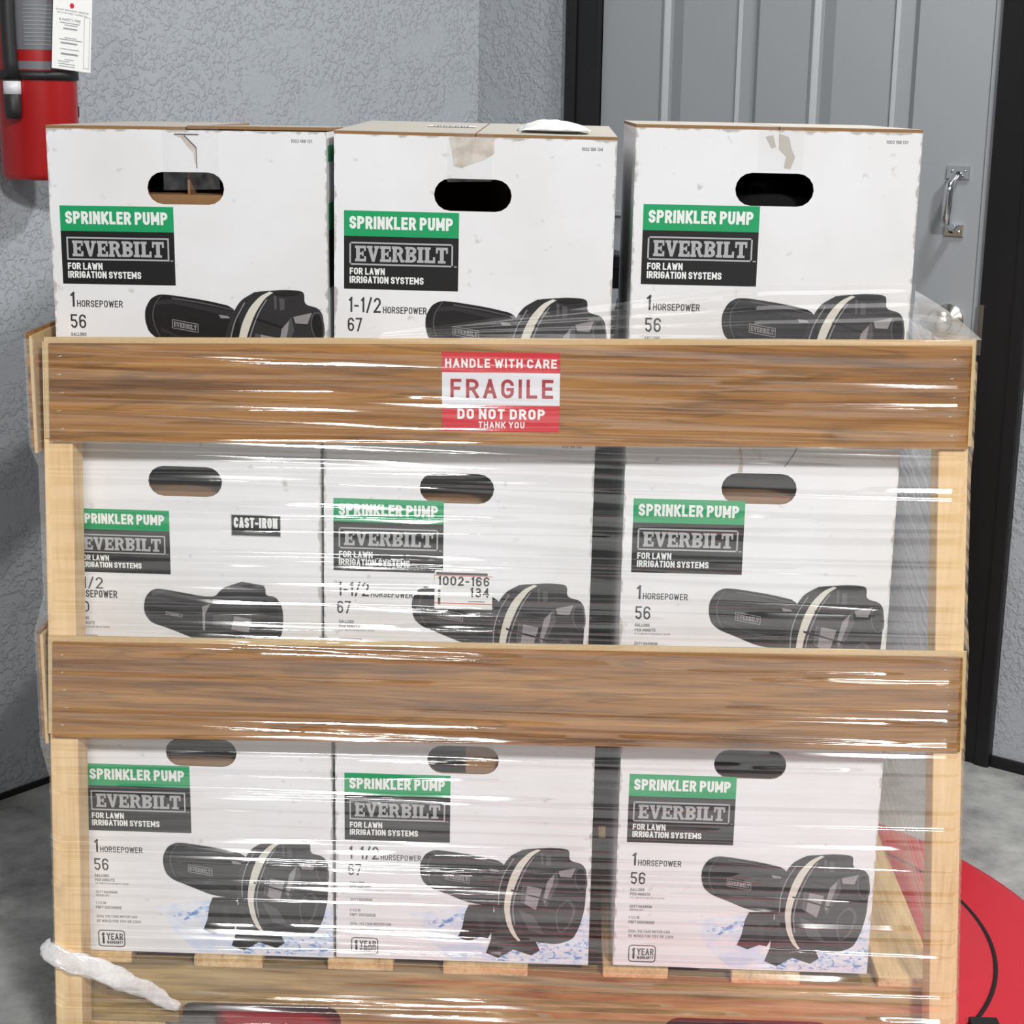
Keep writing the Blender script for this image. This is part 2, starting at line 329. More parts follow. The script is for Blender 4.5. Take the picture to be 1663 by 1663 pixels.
def qa(cx, cy, rx, ry, a0, a1, n=6):
    return [(cx + rx * math.cos(math.radians(a0 + (a1 - a0) * k / n)), cy + ry * math.sin(math.radians(a0 + (a1 - a0) * k / n))) for k in range(n + 1)]
_O = qa(.5, .72, .5, .28, 0, 180) + qa(.5, .28, .5, .28, 180, 360) + [(1, .72)]
_P = [(0, 0), (0, 1), (.5, 1)] + qa(.5, .74, .5, .26, 90, -90) + [(0, .48)]
GL = {   # condensed gothic capitals and figures as pen strokes: (width, strokes)
 'A': (1.05, [[(0, 0), (.5, 1), (1, 0)], [(.19, .3), (.81, .3)]]), 'B': (1, [[(0, .53), (.5, .53)] + qa(.5, .265, .5, .265, 90, -90) + [(0, 0), (0, 1), (.45, 1)] + qa(.45, .765, .5, .235, 90, -90) + [(.4, .53)]]),
 'C': (1, [[(1, .68)] + qa(.5, .72, .5, .28, 0, 180) + qa(.5, .28, .5, .28, 180, 360) + [(1, .32)]]), 'D': (1, [[(0, 0), (0, 1), (.42, 1)] + qa(.42, .7, .58, .3, 90, 0) + qa(.42, .3, .58, .3, 0, -90) + [(0, 0)]]),
 'E': (.85, [[(1, 1), (0, 1), (0, 0), (1, 0)], [(0, .52), (.88, .52)]]), 'F': (.82, [[(1, 1), (0, 1), (0, 0)], [(0, .5), (.86, .5)]]),
 'G': (1, [[(1, .70)] + qa(.5, .72, .5, .28, 0, 180) + qa(.5, .28, .5, .28, 180, 360) + [(1, .46), (.55, .46)]]), 'H': (1, [[(0, 0), (0, 1)], [(1, 0), (1, 1)], [(0, .52), (1, .52)]]),
 'I': (0, [[(0, 0), (0, 1)]]), 'K': (1, [[(0, 0), (0, 1)], [(1, 1), (.02, .38)], [(.30, .56), (1, 0)]]), 'L': (.8, [[(0, 1), (0, 0), (1, 0)]]),
 'M': (1.35, [[(0, 0), (0, 1), (.5, .2), (1, 1), (1, 0)]]), 'N': (1.05, [[(0, 0), (0, 1), (1, 0), (1, 1)]]), 'O': (1, [_O]), 'P': (1, [_P]),
 'R': (1, [_P, [(.5, .48), (1, 0)]]), 'S': (.95, [[(1, .70)] + qa(.5, .76, .5, .24, 0, 180) + [(.03, .66), (.2, .56), (.8, .44), (.97, .34)] + qa(.5, .24, .5, .24, 0, -180) + [(0, .30)]]),
 'T': (.95, [[(0, 1), (1, 1)], [(.5, 1), (.5, 0)]]), 'U': (1, [[(0, 1)] + qa(.5, .28, .5, .28, 180, 360) + [(1, 1)]]), 'V': (1.05, [[(0, 1), (.5, 0), (1, 1)]]),
 'W': (1.55, [[(0, 1), (.25, 0), (.5, .95), (.75, 0), (1, 1)]]), 'X': (1, [[(0, 0), (1, 1)], [(0, 1), (1, 0)]]), 'Y': (1.05, [[(0, 1), (.5, .42), (1, 1)], [(.5, .42), (.5, 0)]]),
 '0': (1, [_O]), '1': (.42, [[(0, .80), (.9, 1), (.9, 0)]]), '2': (1, [qa(.5, .72, .48, .28, 175, 0) + [(.96, .62), (.02, 0), (1, 0)]]),
 '3': (1, [qa(.5, .76, .46, .24, 170, -90) + [(.4, .52)], [(.4, .52)] + qa(.5, .26, .5, .26, 90, -170)]), '4': (1, [[(.74, 0), (.74, 1), (0, .28), (1, .28)]]),
 '5': (1, [[(.95, 1), (.08, 1), (.03, .52), (.2, .58)] + qa(.5, .30, .5, .30, 110, -165)]), '6': (1, [[(.97, .76)] + qa(.5, .75, .5, .25, 10, 180) + qa(.5, .29, .5, .29, 180, -180, 14)]),
 '7': (1, [[(0, 1), (1, 1), (.32, 0)]]), '8': (1, [qa(.5, .76, .44, .24, -90, 270, 14), qa(.5, .26, .5, .26, 90, 450, 14)]), '-': (.5, [[(0, .42), (1, .42)]]), '/': (.7, [[(0, -.03), (1, 1.03)]]),
 '&': (1, [[(1, 0), (.2, .75)] + qa(.45, .82, .27, .18, 195, -30) + [(.1, .38)] + qa(.42, .25, .40, .25, 160, 330) + [(1, .42)]]),
}
def sm(p, n=2, closed=True):
    for _ in range(n):
        q = [] if closed else [p[0]]
        for i in range(len(p) if closed else len(p) - 1):
            a, b = p[i], p[(i + 1) % len(p)]
            q += [(a[0] * .8 + b[0] * .2, a[1] * .8 + b[1] * .2), (a[0] * .2 + b[0] * .8, a[1] * .2 + b[1] * .8)]
        p = q if closed else q + [p[-1]]
    return p
class Art(MB):
    """flat print in the plane y = 0, facing -y; each layer stands a hair in front of the last"""
    E = .00025; st = 0; shear = 0.0
    def poly(s, pts, m, L=1):
        pts = [(x, z + s.shear * x) for x, z in pts]
        a = sum(pts[i][0] * pts[(i + 1) % len(pts)][1] - pts[(i + 1) % len(pts)][0] * pts[i][1] for i in range(len(pts)))
        if a < 0: pts = pts[::-1]
        return s.add([(x, -s.E * L, z) for x, z in pts], [tuple(range(len(pts)))], M[m])
    def rect(s, r, m, L=1): return s.poly([(r[0], r[1]), (r[2], r[1]), (r[2], r[3]), (r[0], r[3])], m, L)
    def strip(s, a, b, m, L=1):
        a, b = sm(a, 2, False), sm(b, 2, False)
        for i in range(len(a) - 1): s.poly([a[i], a[i + 1], b[i + 1], b[i]], m, L)
    def line(s, p, q, w, m, L=1):
        d = Vector((q[0] - p[0], q[1] - p[1])).normalized() * w / 2; n = (-d.y, d.x)
        return s.poly([(p[0] + n[0], p[1] + n[1]), (q[0] + n[0], q[1] + n[1]), (q[0] - n[0], q[1] - n[1]), (p[0] - n[0], p[1] - n[1])], m, L)
    def frame(s, r, w, m, L=1):
        x0, z0, x1, z1 = r
        for q in ((x0, z0, x1, z0 + w), (x0, z1 - w, x1, z1), (x0, z0, x0 + w, z1), (x1 - w, z0, x1, z1)): s.rect(q, m, L)
    def text(s, t, r, m, L=2, wt=.15, gap=None):
        """one line of capitals in pen strokes wt thick (share of the height), fitted to the rectangle"""
        t = t.upper(); x0, z0, x1, z1 = r; h = z1 - z0; th = h * wt
        g = .30 if gap is None else gap; tot = 0.0; pos = []; 
        nl = sum(1 for c in t if c != ' ')
        for k, c in enumerate(t):
            if c == ' ': tot += .62; continue
            pos.append((c, tot)); tot += GL[c][0]
            if k < len(t) - 1: tot += g
        fixed = th * (nl)                       # every letter is widened by one pen stroke
        kx = (x1 - x0 - fixed) / max(tot, 1e-6); n = 0
        for c, p in pos:
            ox = x0 + p * kx + th * (n + .5); n += 1; w = GL[c][0] * kx
            for st in GL[c][1]:
                q = [Vector((ox + a * (w if GL[c][0] else 0), z0 + th / 2 + b * (h - th))) for a, b in st]
                q = [q[i] for i in range(len(q)) if i == 0 or (q[i] - q[i - 1]).length > 1e-7]
                closed = (q[0] - q[-1]).length < 1e-7
                runs = [[q[0]]]
                for i in range(1, len(q)):
                    runs[-1].append(q[i])
                    if i < len(q) - 1 and (q[i] - q[i - 1]).normalized().dot((q[i + 1] - q[i]).normalized()) < .55: runs.append([q[i]])
                for rn in runs:
                    cl = closed and len(runs) == 1; nn = len(rn)
                    if nn < 2: continue
                    if not cl:
                        rn = list(rn)
                        d0 = (rn[0] - rn[1]).normalized(); d1 = (rn[-1] - rn[-2]).normalized()
                        for e_, dd_ in ((0, d0), (-1, d1)):
                            yb = (rn[e_].y - z0 - th / 2) / (h - th)
                            if yb < .02 or yb > .98 or abs(dd_.x) > 3 * abs(dd_.y): rn[e_] = rn[e_] + dd_ * (th / 2 / max(abs(dd_.x), abs(dd_.y)))
                    Lf, Rt = [], []
                    for i, v in enumerate(rn):
                        d0 = (v - rn[i - 1]).normalized() if i else ((rn[-1] - rn[-2]).normalized() if cl else None)
                        d1 = (rn[i + 1] - v).normalized() if i < nn - 1 else ((rn[1] - rn[0]).normalized() if cl else None)
                        d0 = d0 or d1; d1 = d1 or d0
                        n0 = Vector((-d0.y, d0.x)); mm = (n0 + Vector((-d1.y, d1.x))).normalized()
                        k = th / 2 / max(mm.dot(n0), .5)
                        Lf.append(v + mm * k); Rt.append(v - mm * k)
                    s.st = (s.st + 1) % 12
                    for i in range(nn - 1):
                        s.add([(P_.x, -s.E * (L + .06 * s.st), P_.y) for P_ in (Rt[i], Rt[i + 1], Lf[i + 1], Lf[i])], [(0, 1, 2, 3)], M[m])
        return s
    def slab(s, word, r, m, L=2, warp=None):
        W = {'E': .82, 'V': .92, 'R': .92, 'B': .84, 'I': .48, 'L': .80, 'T': .88}
        gap = .05; tot = sum(W[c] for c in word) + gap * (len(word) - 1)
        x0, z0, x1, z1 = r; kx = (x1 - x0) / tot; kz = z1 - z0; cur = 0
        def arc(cx, cz, rx, rz): return [(cx + rx * math.sin(a), cz + rz * math.cos(a)) for a in [PI * i / 8 for i in range(9)]]
        for c in word:
            ps = []
            R_ = lambda a, b, d, e: ps.append([(a, b), (d, b), (d, e), (a, e)])
            if c == 'E':
                R_(.08, 0, .36, 1); R_(0, 0, .8, .17); R_(0, .83, .8, 1); R_(.3, .42, .62, .58); R_(.66, 0, .82, .33); R_(.66, .67, .8, 1); R_(.52, .33, .63, .67)
            elif c == 'V':
                R_(0, .85, .42, 1); R_(.54, .85, .92, 1); ps.append([(.07, .9), (.36, .9), (.49, .34), (.47, 0), (.37, 0)]); ps.append([(.62, .9), (.84, .9), (.57, 0), (.47, 0), (.48, .36)])
            elif c == 'I':
                R_(.1, 0, .38, 1); R_(0, 0, .48, .16); R_(0, .84, .48, 1)
            elif c == 'L':
                R_(.08, 0, .36, 1); R_(0, .84, .46, 1); R_(0, 0, .8, .17); R_(.64, 0, .8, .38)
            elif c == 'T':
                R_(.3, 0, .58, 1); R_(.16, 0, .72, .15); R_(0, .83, .88, 1); R_(0, .62, .14, 1); R_(.74, .62, .88, 1)
            elif c in 'RB':
                R_(.08, 0, .36, 1); R_(0, .84, .5, 1); R_(0, 0, .44, .16)
                rows = [(.72, .28)] if c == 'R' else [(.74, .26), (.27, .27)]
                for cz, rz in rows:
                    o_, i_ = arc(.48, cz, .36, rz), arc(.46, cz, .11, rz - .17)
                    for k in range(8): ps.append([o_[k], o_[k + 1], i_[k + 1], i_[k]])
                    R_(.3, cz + rz - .17, .49, cz + rz); R_(.3, cz - rz, .49, cz - rz + .17)
                if c == 'R': ps.append([(.44, .5), (.68, .52), (.82, .16), (.92, .16), (.92, 0), (.66, 0)])
            for p in ps:
                q = [(x0 + (cur + a) * kx, z0 + b * kz) for a, b in p]
                if warp: q = [warp(*t) for t in q]
                s.st = (s.st + 1) % 12
                s.poly(q, m, L + .06 * s.st)
            cur += W[c] + gap

# ---------------------------------------------------------------- the room
CX, CY = -.15545, 2.09645
DL = Vector((.594716, .803936, 0)); NL = Vector((.803936, -.594716, 0))      # left wall: along, into the room
DR = Vector((.803936, -.594716, 0)); NR = Vector((-.594716, -.803936, 0))    # wall with the door
FZ = -.05
def onL(u, o, z): return Vector((CX, CY, 0)) + DL * u + NL * o + Vector((0, 0, z))
def onR(u, o, z): return Vector((CX, CY, 0)) + DR * u + NR * o + Vector((0, 0, z))
def slabw(mb, on, u0, u1, o0, o1, z0, z1, m):
    return mb.hexa([on(u0, o0, z0), on(u1, o0, z0), on(u1, o0, z1), on(u0, o0, z1)], [on(u0, o1, z0), on(u1, o1, z0), on(u1, o1, z1), on(u0, o1, z1)], m)
CEIL = 3.3
tag(MB().box((-6, -7, FZ - .1), (6, 3, FZ), M['concrete']).build('floor'), kind='structure')
tag(slabw(MB(), onL, -5.5, .1, 0, -.1, FZ - .1, CEIL, M['stucco']).build('wall_left'), kind='structure')
w = MB(); slabw(w, onR, 0, .27, 0, -.1, FZ - .1, CEIL, M['stucco']); slabw(w, onR, 1.40, 5.5, 0, -.1, FZ - .1, CEIL, M['stucco']); slabw(w, onR, .27, 1.40, 0, -.1, 2.08, CEIL, M['stucco'])
tag(w.build('wall_right'), kind='structure')
b_ = MB(); slabw(b_, onL, -5.5, 0, 0, .006, FZ, FZ + .012, M['black_trim']); tag(b_.build('baseboard_left'), kind='structure')
b_ = MB(); slabw(b_, onR, 1.402, 5.5, 0, .008, FZ, FZ + .024, M['black_trim']); slabw(b_, onR, 0, .265, 0, .008, FZ, FZ + .024, M['black_trim']); tag(b_.build('baseboard_right'), kind='structure')
t_ = MB()
for (a, b, o0, o1) in ((.266, .36, -.05, .014), (.27, .30, .014, .02), (1.302, 1.372, -.05, .014), (1.372, 1.402, -.05, .02)):
    slabw(t_, onR, a, b, o0, o1, FZ, 2.08, M['black_trim'])
slabw(t_, onR, .266, 1.402, -.05, .014, 2.0, 2.09, M['black_trim'])
tag(t_.build('trim_1', bevel=.003), kind='structure')
# door: one slab whose face is pressed into chamfered grooves
door = tag(empty('door_1', onR(.83, -.02, FZ)), kind='structure')
inv = Matrix.Translation(-onR(.83, -.02, FZ))
dm = MB()
prof = [(.362, 0)]
for (u, wl, flat, wr) in ((.517, .020, .008, .030), (.711, .007, .034, .012), (.884, .020, .008, .030), (1.072, .009, .032, .013)):
    prof += [(u, 0), (u + wl * .5, .0035), (u + wl * .5 + .001, -.001), (u + wl, -.008), (u + wl + flat, -.008), (u + wl + flat + wr, 0)]
prof += [(1.298, 0)]
dep = .0
top_z, mid_z = 2.0, 1.03
vs = []; 
for u, o in prof: vs += [inv @ onR(u, o, top_z), inv @ onR(u, o, mid_z)]
dm.add(vs, [(2 * i, 2 * i + 1, 2 * i + 3, 2 * i + 2) for i in range(len(prof) - 1)], M['door'])
for (u0, u1, o0, o1, z0, z1) in ((.362, 1.298, -.045, -.012, FZ + .01, 2.0), (.362, 1.298, -.012, 0, FZ + .01, 1.03), (1.285, 1.298, -.012, .003, FZ + .01, 2.0)):
    dm.hexa([inv @ onR(u0, o0, z0), inv @ onR(u1, o0, z0), inv @ onR(u1, o0, z1), inv @ onR(u0, o0, z1)], [inv @ onR(u0, o1, z0), inv @ onR(u1, o1, z0), inv @ onR(u1, o1, z1), inv @ onR(u0, o1, z1)], M['door'])
dm.build('door_leaf', door)
rl = MB(); slabw(rl, lambda u, o, z: inv @ onR(u, o, z), .39, 1.15, 0, .012, 1.026, 1.040, M['door']); rl.build('lock_rail', door, bevel=.003)
# pull handle
ph = empty('pull_handle', inv @ onR(1.232, 0, 1.10), parent=door)
def lr(u, o, z): return DR * (u) + NR * o + Vector((0, 0, z))
pb = MB()
for z0, z1, hw in ((.040, .066, .024), (-.072, -.048, .020)):
    pts = [lr(-hw, 0, z0), lr(hw, 0, z0), lr(hw, 0, z1), lr(-hw, 0, z1)]; pb.prism(pts, NR * .004, M['chrome'])
pb.build('mounting_plate', ph, bevel=.001)
pb = MB(); pts = []
for i in range(17):
    t = i / 16; z = .050 - .110 * t; o = .004 + .034 * min(1, math.sin(PI * t) * 1.7)
    pts.append(lr(-.004 * t, o, z))
pb.tube(pts, [.0065 + .0035 * math.sin(PI * i / 16) for i in range(17)], M['chrome'], 14); pb.build('grip', ph)
pb = MB()
for du, z in ((-.013, .056), (.013, .056), (-.010, -.062), (.010, -.062)):
    pb.lathe([(0, .0062), (.0028, .006), (.004, .004)], M['chrome'], 12, Matrix.Translation(lr(du, 0, z)) @ NR.to_track_quat('Z', 'Y').to_matrix().to_4x4())
pb.build('screw', ph)
kb = MB(); kb.lathe([(0, .062), (.016, .060), (.026, .052), (.028, .040), (.020, .028), (.012, .022), (.012, .006), (.032, .005), (.033, 0)], M['nickel'], 32, Matrix.Translation(inv @ onR(1.233, 0, .862)) @ NR.to_track_quat('Z', 'Y').to_matrix().to_4x4())
kb.build('door_knob', door)
sp_ = MB(); slabw(sp_, lambda u, o, z: inv @ onR(u, o, z), 1.303, 1.313, .0145, .017, .80, .90, M['nickel']); sp_.build('strike_plate', door)

# ---------------------------------------------------------------- fire extinguisher on the left wall
EXB = onL(-1.318, .08, 1.128)
ext = tag(empty('fire_extinguisher', EXB), 'red fire extinguisher with white inspection tag hung on the grey wall', 'fire extinguisher')
e = MB(); e.lathe([(0, .004), (.03, .002), (.060, 0), (.066, .004), (.068, .012), (.068, .38), (.062, .405), (.045, .43), (.022, .445), (.020, .47), (0, .47)], M['ext_red'], 48); e.build('cylinder', ext)
def wrap(mb, r, a0, a1, z0, z1, m, n=24, th=.0006):
    vs = []
    for i in range(n + 1):
        a = a0 + (a1 - a0) * i / n; d = NL * math.cos(a) + DL * math.sin(a)
        vs += [d * (r + th) + Vector((0, 0, z0)), d * (r + th) + Vector((0, 0, z1))]
    mb.add(vs, [(2 * i, 2 * i + 2, 2 * i + 3, 2 * i + 1) for i in range(n)], m, True)
e = MB(); wrap(e, .068, -1.25, 1.5, .222, .305, M['grey_plate']); wrap(e, .068, -1.25, 1.5, .189, .203, M['grey_plate'])
for k in range(11): wrap(e, .0688, -.9, .2 + .3 * ((k * 7) % 5) / 5, .230 + k * .0065, .2315 + k * .0065, M['tag_ink'], 10)
e.build('instruction_plate', ext)
e = MB(); prof = [(.0685, .172), (.0715, .172), (.0715, .187), (.0685, .187), (.0685, .172)]; e.lathe(prof, M['rubber'], 48)
e.hexa([NL * -.066 + DL * -.02 + Vector((0, 0, .172)), NL * -.066 + DL * .02 + Vector((0, 0, .172)), NL * -.066 + DL * .02 + Vector((0, 0, .187)), NL * -.066 + DL * -.02 + Vector((0, 0, .187))],
       [NL * -.08 + DL * -.02 + Vector((0, 0, .10)), NL * -.08 + DL * .02 + Vector((0, 0, .10)), NL * -.08 + DL * .02 + Vector((0, 0, .30)), NL * -.08 + DL * -.02 + Vector((0, 0, .30))], M['rubber'])
e.build('bracket_strap', ext)
hd = DL * -.073 + NL * .028
e = MB(); pts = [hd + DL * (.002 * math.sin(z * 18)) + Vector((0, 0, z)) for z in (.17, .20, .24, .28, .32, .36, .40)] + [hd * .8 + Vector((0, 0, .45)), hd * .45 + Vector((0, 0, .475)), Vector((0, 0, .485))]
e.tube(pts, .0125, M['rubber'], 16); hose = e.build('hose', ext)
e = MB(); e.tube([hd + Vector((0, 0, .106)), hd + Vector((0, 0, .12)), hd + Vector((0, 0, .172))], [.0125, .0145, .0145], M['rubber'], 16); e.build('nozzle', hose)
e = MB(); e.tube([hd + Vector((0, 0, .147)), hd + Vector((0, 0, .169))], .0150, M['label_white'], 16); e.build('hose_band', hose)
e = MB(); e.tube([Vector((0, 0, .465)), Vector((0, 0, .51))], .022, M['nickel'], 20); e.build('valve', ext)
for dz, tilt in ((.50, 0), (.53, .03)):
    e = MB(); a = NL * .0 + DL * .02
    e.hexa([NL * -.011 + DL * -.02 + Vector((0, 0, dz)), NL * .011 + DL * -.02 + Vector((0, 0, dz)), NL * .011 + DL * .12 + Vector((0, 0, dz + tilt)), NL * -.011 + DL * .12 + Vector((0, 0, dz + tilt))],
           [NL * -.011 + DL * -.02 + Vector((0, 0, dz + .004)), NL * .011 + DL * -.02 + Vector((0, 0, dz + .004)), NL * .011 + DL * .12 + Vector((0, 0, dz + tilt + .004)), NL * -.011 + DL * .12 + Vector((0, 0, dz + tilt + .004))], M['rubber'])
    e.build('lever', ext)
# inspection tag: hangs in front of the cylinder, facing away from the wall
tg = empty('inspection_tag', onL(-1.318, .158, 1.318) - EXB, parent=ext)
TR = Matrix(((DL.x, -NL.x, 0), (DL.y, -NL.y, 0), (0, 0, 1))).to_4x4()
tg.rotation_euler = (TR @ Matrix.Rotation(.085, 4, 'Y')).to_euler()
e = MB(); e.box((-.026, 0, 0), (.056, .0006, .165), M['white_paper']); e.build('tag_card', tg)
e = Art()
for (t, r, bl) in (('DO NOT REMOVE BY ORDER OF', (-.020, .0985, .049, .1012), .15), ('STATE FIRE MARSHAL', (-.017, .0935, .046, .0962), .15), ('& SAFETY FIRE', (-.013, .082, .032, .0862), .15)):
    e.text(t, r, 'tag_ink', 2, bl)
for (x0, x1, z, h) in ((-.012, .031, .078, .0012), (-.002, .026, .0745, .0012), (-.004, .025, .068, .0024), (-.001, .024, .053, .0012), (-.012, .036, .050, .0012), (-.009, .026, .0435, .0026), (-.010, .030, .034, .001), (-.008, .028, .025, .003), (.0, .020, .0165, .001), (-.014, .010, .0130, .001), (-.013, .022, .009, .001), (-.012, .022, .005, .001)):
    e.rect((x0, z, x1, z + h), 'tag_ink', 2)
e.frame((.040, .006, .052, .093), .0006, 'tag_ink', 2)
e.poly([(.013 + .0045 * math.cos(a * PI / 8), .1085 + .0045 * math.sin(a * PI / 8)) for a in range(16)], 'label_red', 2)
e.build('tag_print', tg)
e = MB(); wrap(e, .0685, .92, 1.42, .108, .128, M['seam'], 8); wrap(e, .0692, .98, 1.36, .110, .1245, M['yellow'], 8)
e.build('warning_sticker', ext)

# ---------------------------------------------------------------- turntable on the floor
tt = tag(empty('pallet_turntable', (.25, .39, FZ)), 'low red round turntable of a pallet wrapper under the loaded pallet', 'turntable')
e = MB(); e.lathe([(0, .046), (.650, .046), (.663, .044), (.667, .038), (.670, 0)], M['red_paint'], 128, Matrix.Translation((-.03, -.03, 0))); e.build('base_ring', tt)
e = MB(); e.lathe([(.468, .0463), (.468, .0472), (.4745, .0472), (.4745, .0463)], M['seam'], 128, Matrix.Translation((.04, .03, 0)))
e.build('seam_gap', tt)
e = MB(); e.lathe([(0, .0495), (.464, .0495), (.468, .047), (.468, .046)], M['red_paint'], 128, Matrix.Translation((.04, .03, 0))); e.build('turning_disc', tt)
e = MB(); e.box((.42, -.262, .0463), (.46, -.24, .058), M['seam']); e.build('stop_block', tt)

# ---------------------------------------------------------------- dark machine behind the crate
mc = tag(empty('black_machine', (.06, .72, .1215)), 'black machine standing behind the cartons, seen in the gap between top cartons', 'machine')
e = MB(); e.box((-.40, -.20, 0), (.36, .22, .80), M['machine']); e.build('cabinet', mc, bevel=.01)
e = MB(); e.box((-.38, -.203, .70), (.34, -.198, .795), M['machine_blue']); e.build('blue_panel', mc)
e = MB()
for x in (.02, .10, .17): e.tube([(x, -.12, .80), (x, -.12, .90)], .011, M['machine'], 12)
e.box((-.05, -.15, .875), (.22, -.06, .905), M['machine']); e.build('guide_posts', mc)
e = MB(); e.prism([(-.04, -.16, .905), (.155, -.16, .905), (.105, -.16, .925), (-.04, -.16, .945)], (0, .09, 0), M['machine']); e.build('cap', mc, bevel=.003)
e = MB(); e.tube([(.07, -.19, .795), (.085, -.19, .83), (.09, -.185, .86), (.115, -.17, .88)], .005, M['grey_plate'], 10); e.build('cable', mc)

# ---------------------------------------------------------------- pallet crate: pallet, posts, laminate slats nailed on
cr = tag(empty('pallet_crate', (0, .05, 0)), 'wooden pallet with pine posts and brown oak-look laminate boards round the cartons', 'crate')
def P(name, mb, parent=cr, bevel=0, **k):
    o = mb.build(name, parent, (0, -.05, 0), bevel=bevel); return o
# stringers (front one faces the camera, with two fork notches)
def stringer(y0, y1):
    z0, z1, nz, r = .018, .105, .0495, .022
    def notch(a, b):
        p = [(a, z0)]
        p += [(a + r - r * math.cos(t * PI / 12), nz - r + r * math.sin(t * PI / 12)) for t in range(7)]
        p += [(b - r + r * math.sin(t * PI / 12), nz - r + r * math.cos(t * PI / 12)) for t in range(7)]
        return p + [(b, z0)]
    out = [(-.605, z0)] + notch(-.449, -.222) + notch(.226, .458) + [(.605, z0), (.605, z1), (-.605, z1)]
    return MB().prism([(x, y0, z) for x, z in out], (0, y1 - y0, 0), M['stringer'])
for y in (.050, .52, .99): P('stringer', stringer(y, y + .038))
for i, (a, b) in enumerate([(-.598, -.513), (-.425, -.330), (-.240, -.149), (-.080, .037), (.140, .230), (.316, .410), (.516, .598)]):
    j = (.002, -.003, .001, -.002, .003, -.002, .0)[i]
    P('deck_board', MB().box((a, .05 + j, .105), (b, 1.03, .121), M['deck']), bevel=.002)
for a, b in ((-.605, -.47), (-.19, -.09), (.09, .19), (.47, .605)):
    P('bottom_board', MB().box((a, .055, 0.002), (b, 1.03, .018), M['deck']), bevel=.002)
# posts: leaning a little, narrow face to the front
def post(xb, xt, zb, zt, y0, y1, w=.0365):
    return MB().hexa([(xb, y0, zb), (xb + w, y0, zb), (xb + w, y1, zb), (xb, y1, zb)], [(xt, y0, zt), (xt + w, y0, zt), (xt + w, y1, zt), (xt, y1, zt)], M['pine'])
P('post', post(-.6075, -.579, .006, .978, 0, .046), bevel=.0015)
P('post', post(.5815, .525, .006, .992, 0, .046), bevel=.0015)
P('post', post(-.6075, -.585, .006, .978, 1.034, 1.08), bevel=.0015)
P('post', post(.575, .555, .006, .992, 1.034, 1.08), bevel=.0015)
# front laminate boards: decor face with the pale tongue of the core showing along top and left
def front_board(tl, tr, bl, br):
    o = MB().hexa([(bl[0], -.008, bl[1]), (br[0], -.008, br[1]), (tr[0], -.008, tr[1]), (tl[0], -.008, tl[1])],
                  [(bl[0], -.0035, bl[1]), (br[0], -.0035, br[1]), (tr[0], -.0035, tr[1]), (tl[0], -.0035, tl[1])], M['laminate'])
    f = P('laminate_board', o)
    c = MB().hexa([(bl[0] - .007, -.0035, bl[1] + .003), (br[0] + .005, -.0035, br[1] + .003), (tr[0] + .005, -.0035, tr[1] + .007), (tl[0] - .007, -.0035, tl[1] + .007)],
                  [(bl[0] - .007, -.0001, bl[1] + .003), (br[0] + .005, -.0001, br[1] + .003), (tr[0] + .005, -.0001, tr[1] + .007), (tl[0] - .007, -.0001, tl[1] + .007)], M['fibreboard'])
    co = c.build('tongue', f); co['label'] = 'pale fibreboard tongue along the board edge'
    # staples down both ends
    for side, n in ((0, 5), (1, 5)):
        for k in range(n):
            t = (k + .7) / (n + .4)
            x = (tl[0] + (bl[0] - tl[0]) * t + .014) if side == 0 else (tr[0] + (br[0] - tr[0]) * t - .020)
            z = (tl[1] + (bl[1] - tl[1]) * t) if side == 0 else (tr[1] + (br[1] - tr[1]) * t)
            x += rng.uniform(-.004, .004)
            MB().tube([(x - .004, -.0083, z - .001), (x + .004, -.0083, z + .001)], .0006, M['staple'], 6).build('staple', f)
    return f
fb_top = front_board((-.568, .977), (.562, .996), (-.572, .854), (.566, .869))
fb_mid = front_board((-.582, .590), (.581, .600), (-.588, .460), (.587, .473))
# left-side boards
def side_board(z0, z1, x):
    f = P('laminate_board', MB().box((x - .009, .006, z0), (x - .0045, 1.075, z1), M['laminate']))
    MB().box((x - .0045, .004, z0 - .006), (x - .0005, 1.075, z1 - .004), M['fibreboard']).build('tongue', f)
side_board(.842, .988, -.5915); side_board(.452, .600, -.5975)
# sticker on the top front board
st = Art()
st.rect((0, 0, .145, .0985), 'label_red', 1); st.rect((0, .033, .145, .0735), 'label_white', 2)
st.text('HANDLE WITH CARE', (.004, .0795, .141, .0905), 'p_white', 2, .20, .42); st.text('FRAGILE', (.0105, .042, .137, .0655), 'label_ink', 3, .17, .5)
st.text('DO NOT DROP', (.019, .0155, .127, .0285), 'p_white', 2, .22, .42); st.text('THANK YOU', (.045, .0045, .102, .0125), 'p_white', 2, .19, .45)
so = st.build('fragile_sticker', fb_top, (-.0809, -.0082, .878), (0, -.008, 0)); so['label'] = 'red and white fragile sticker'

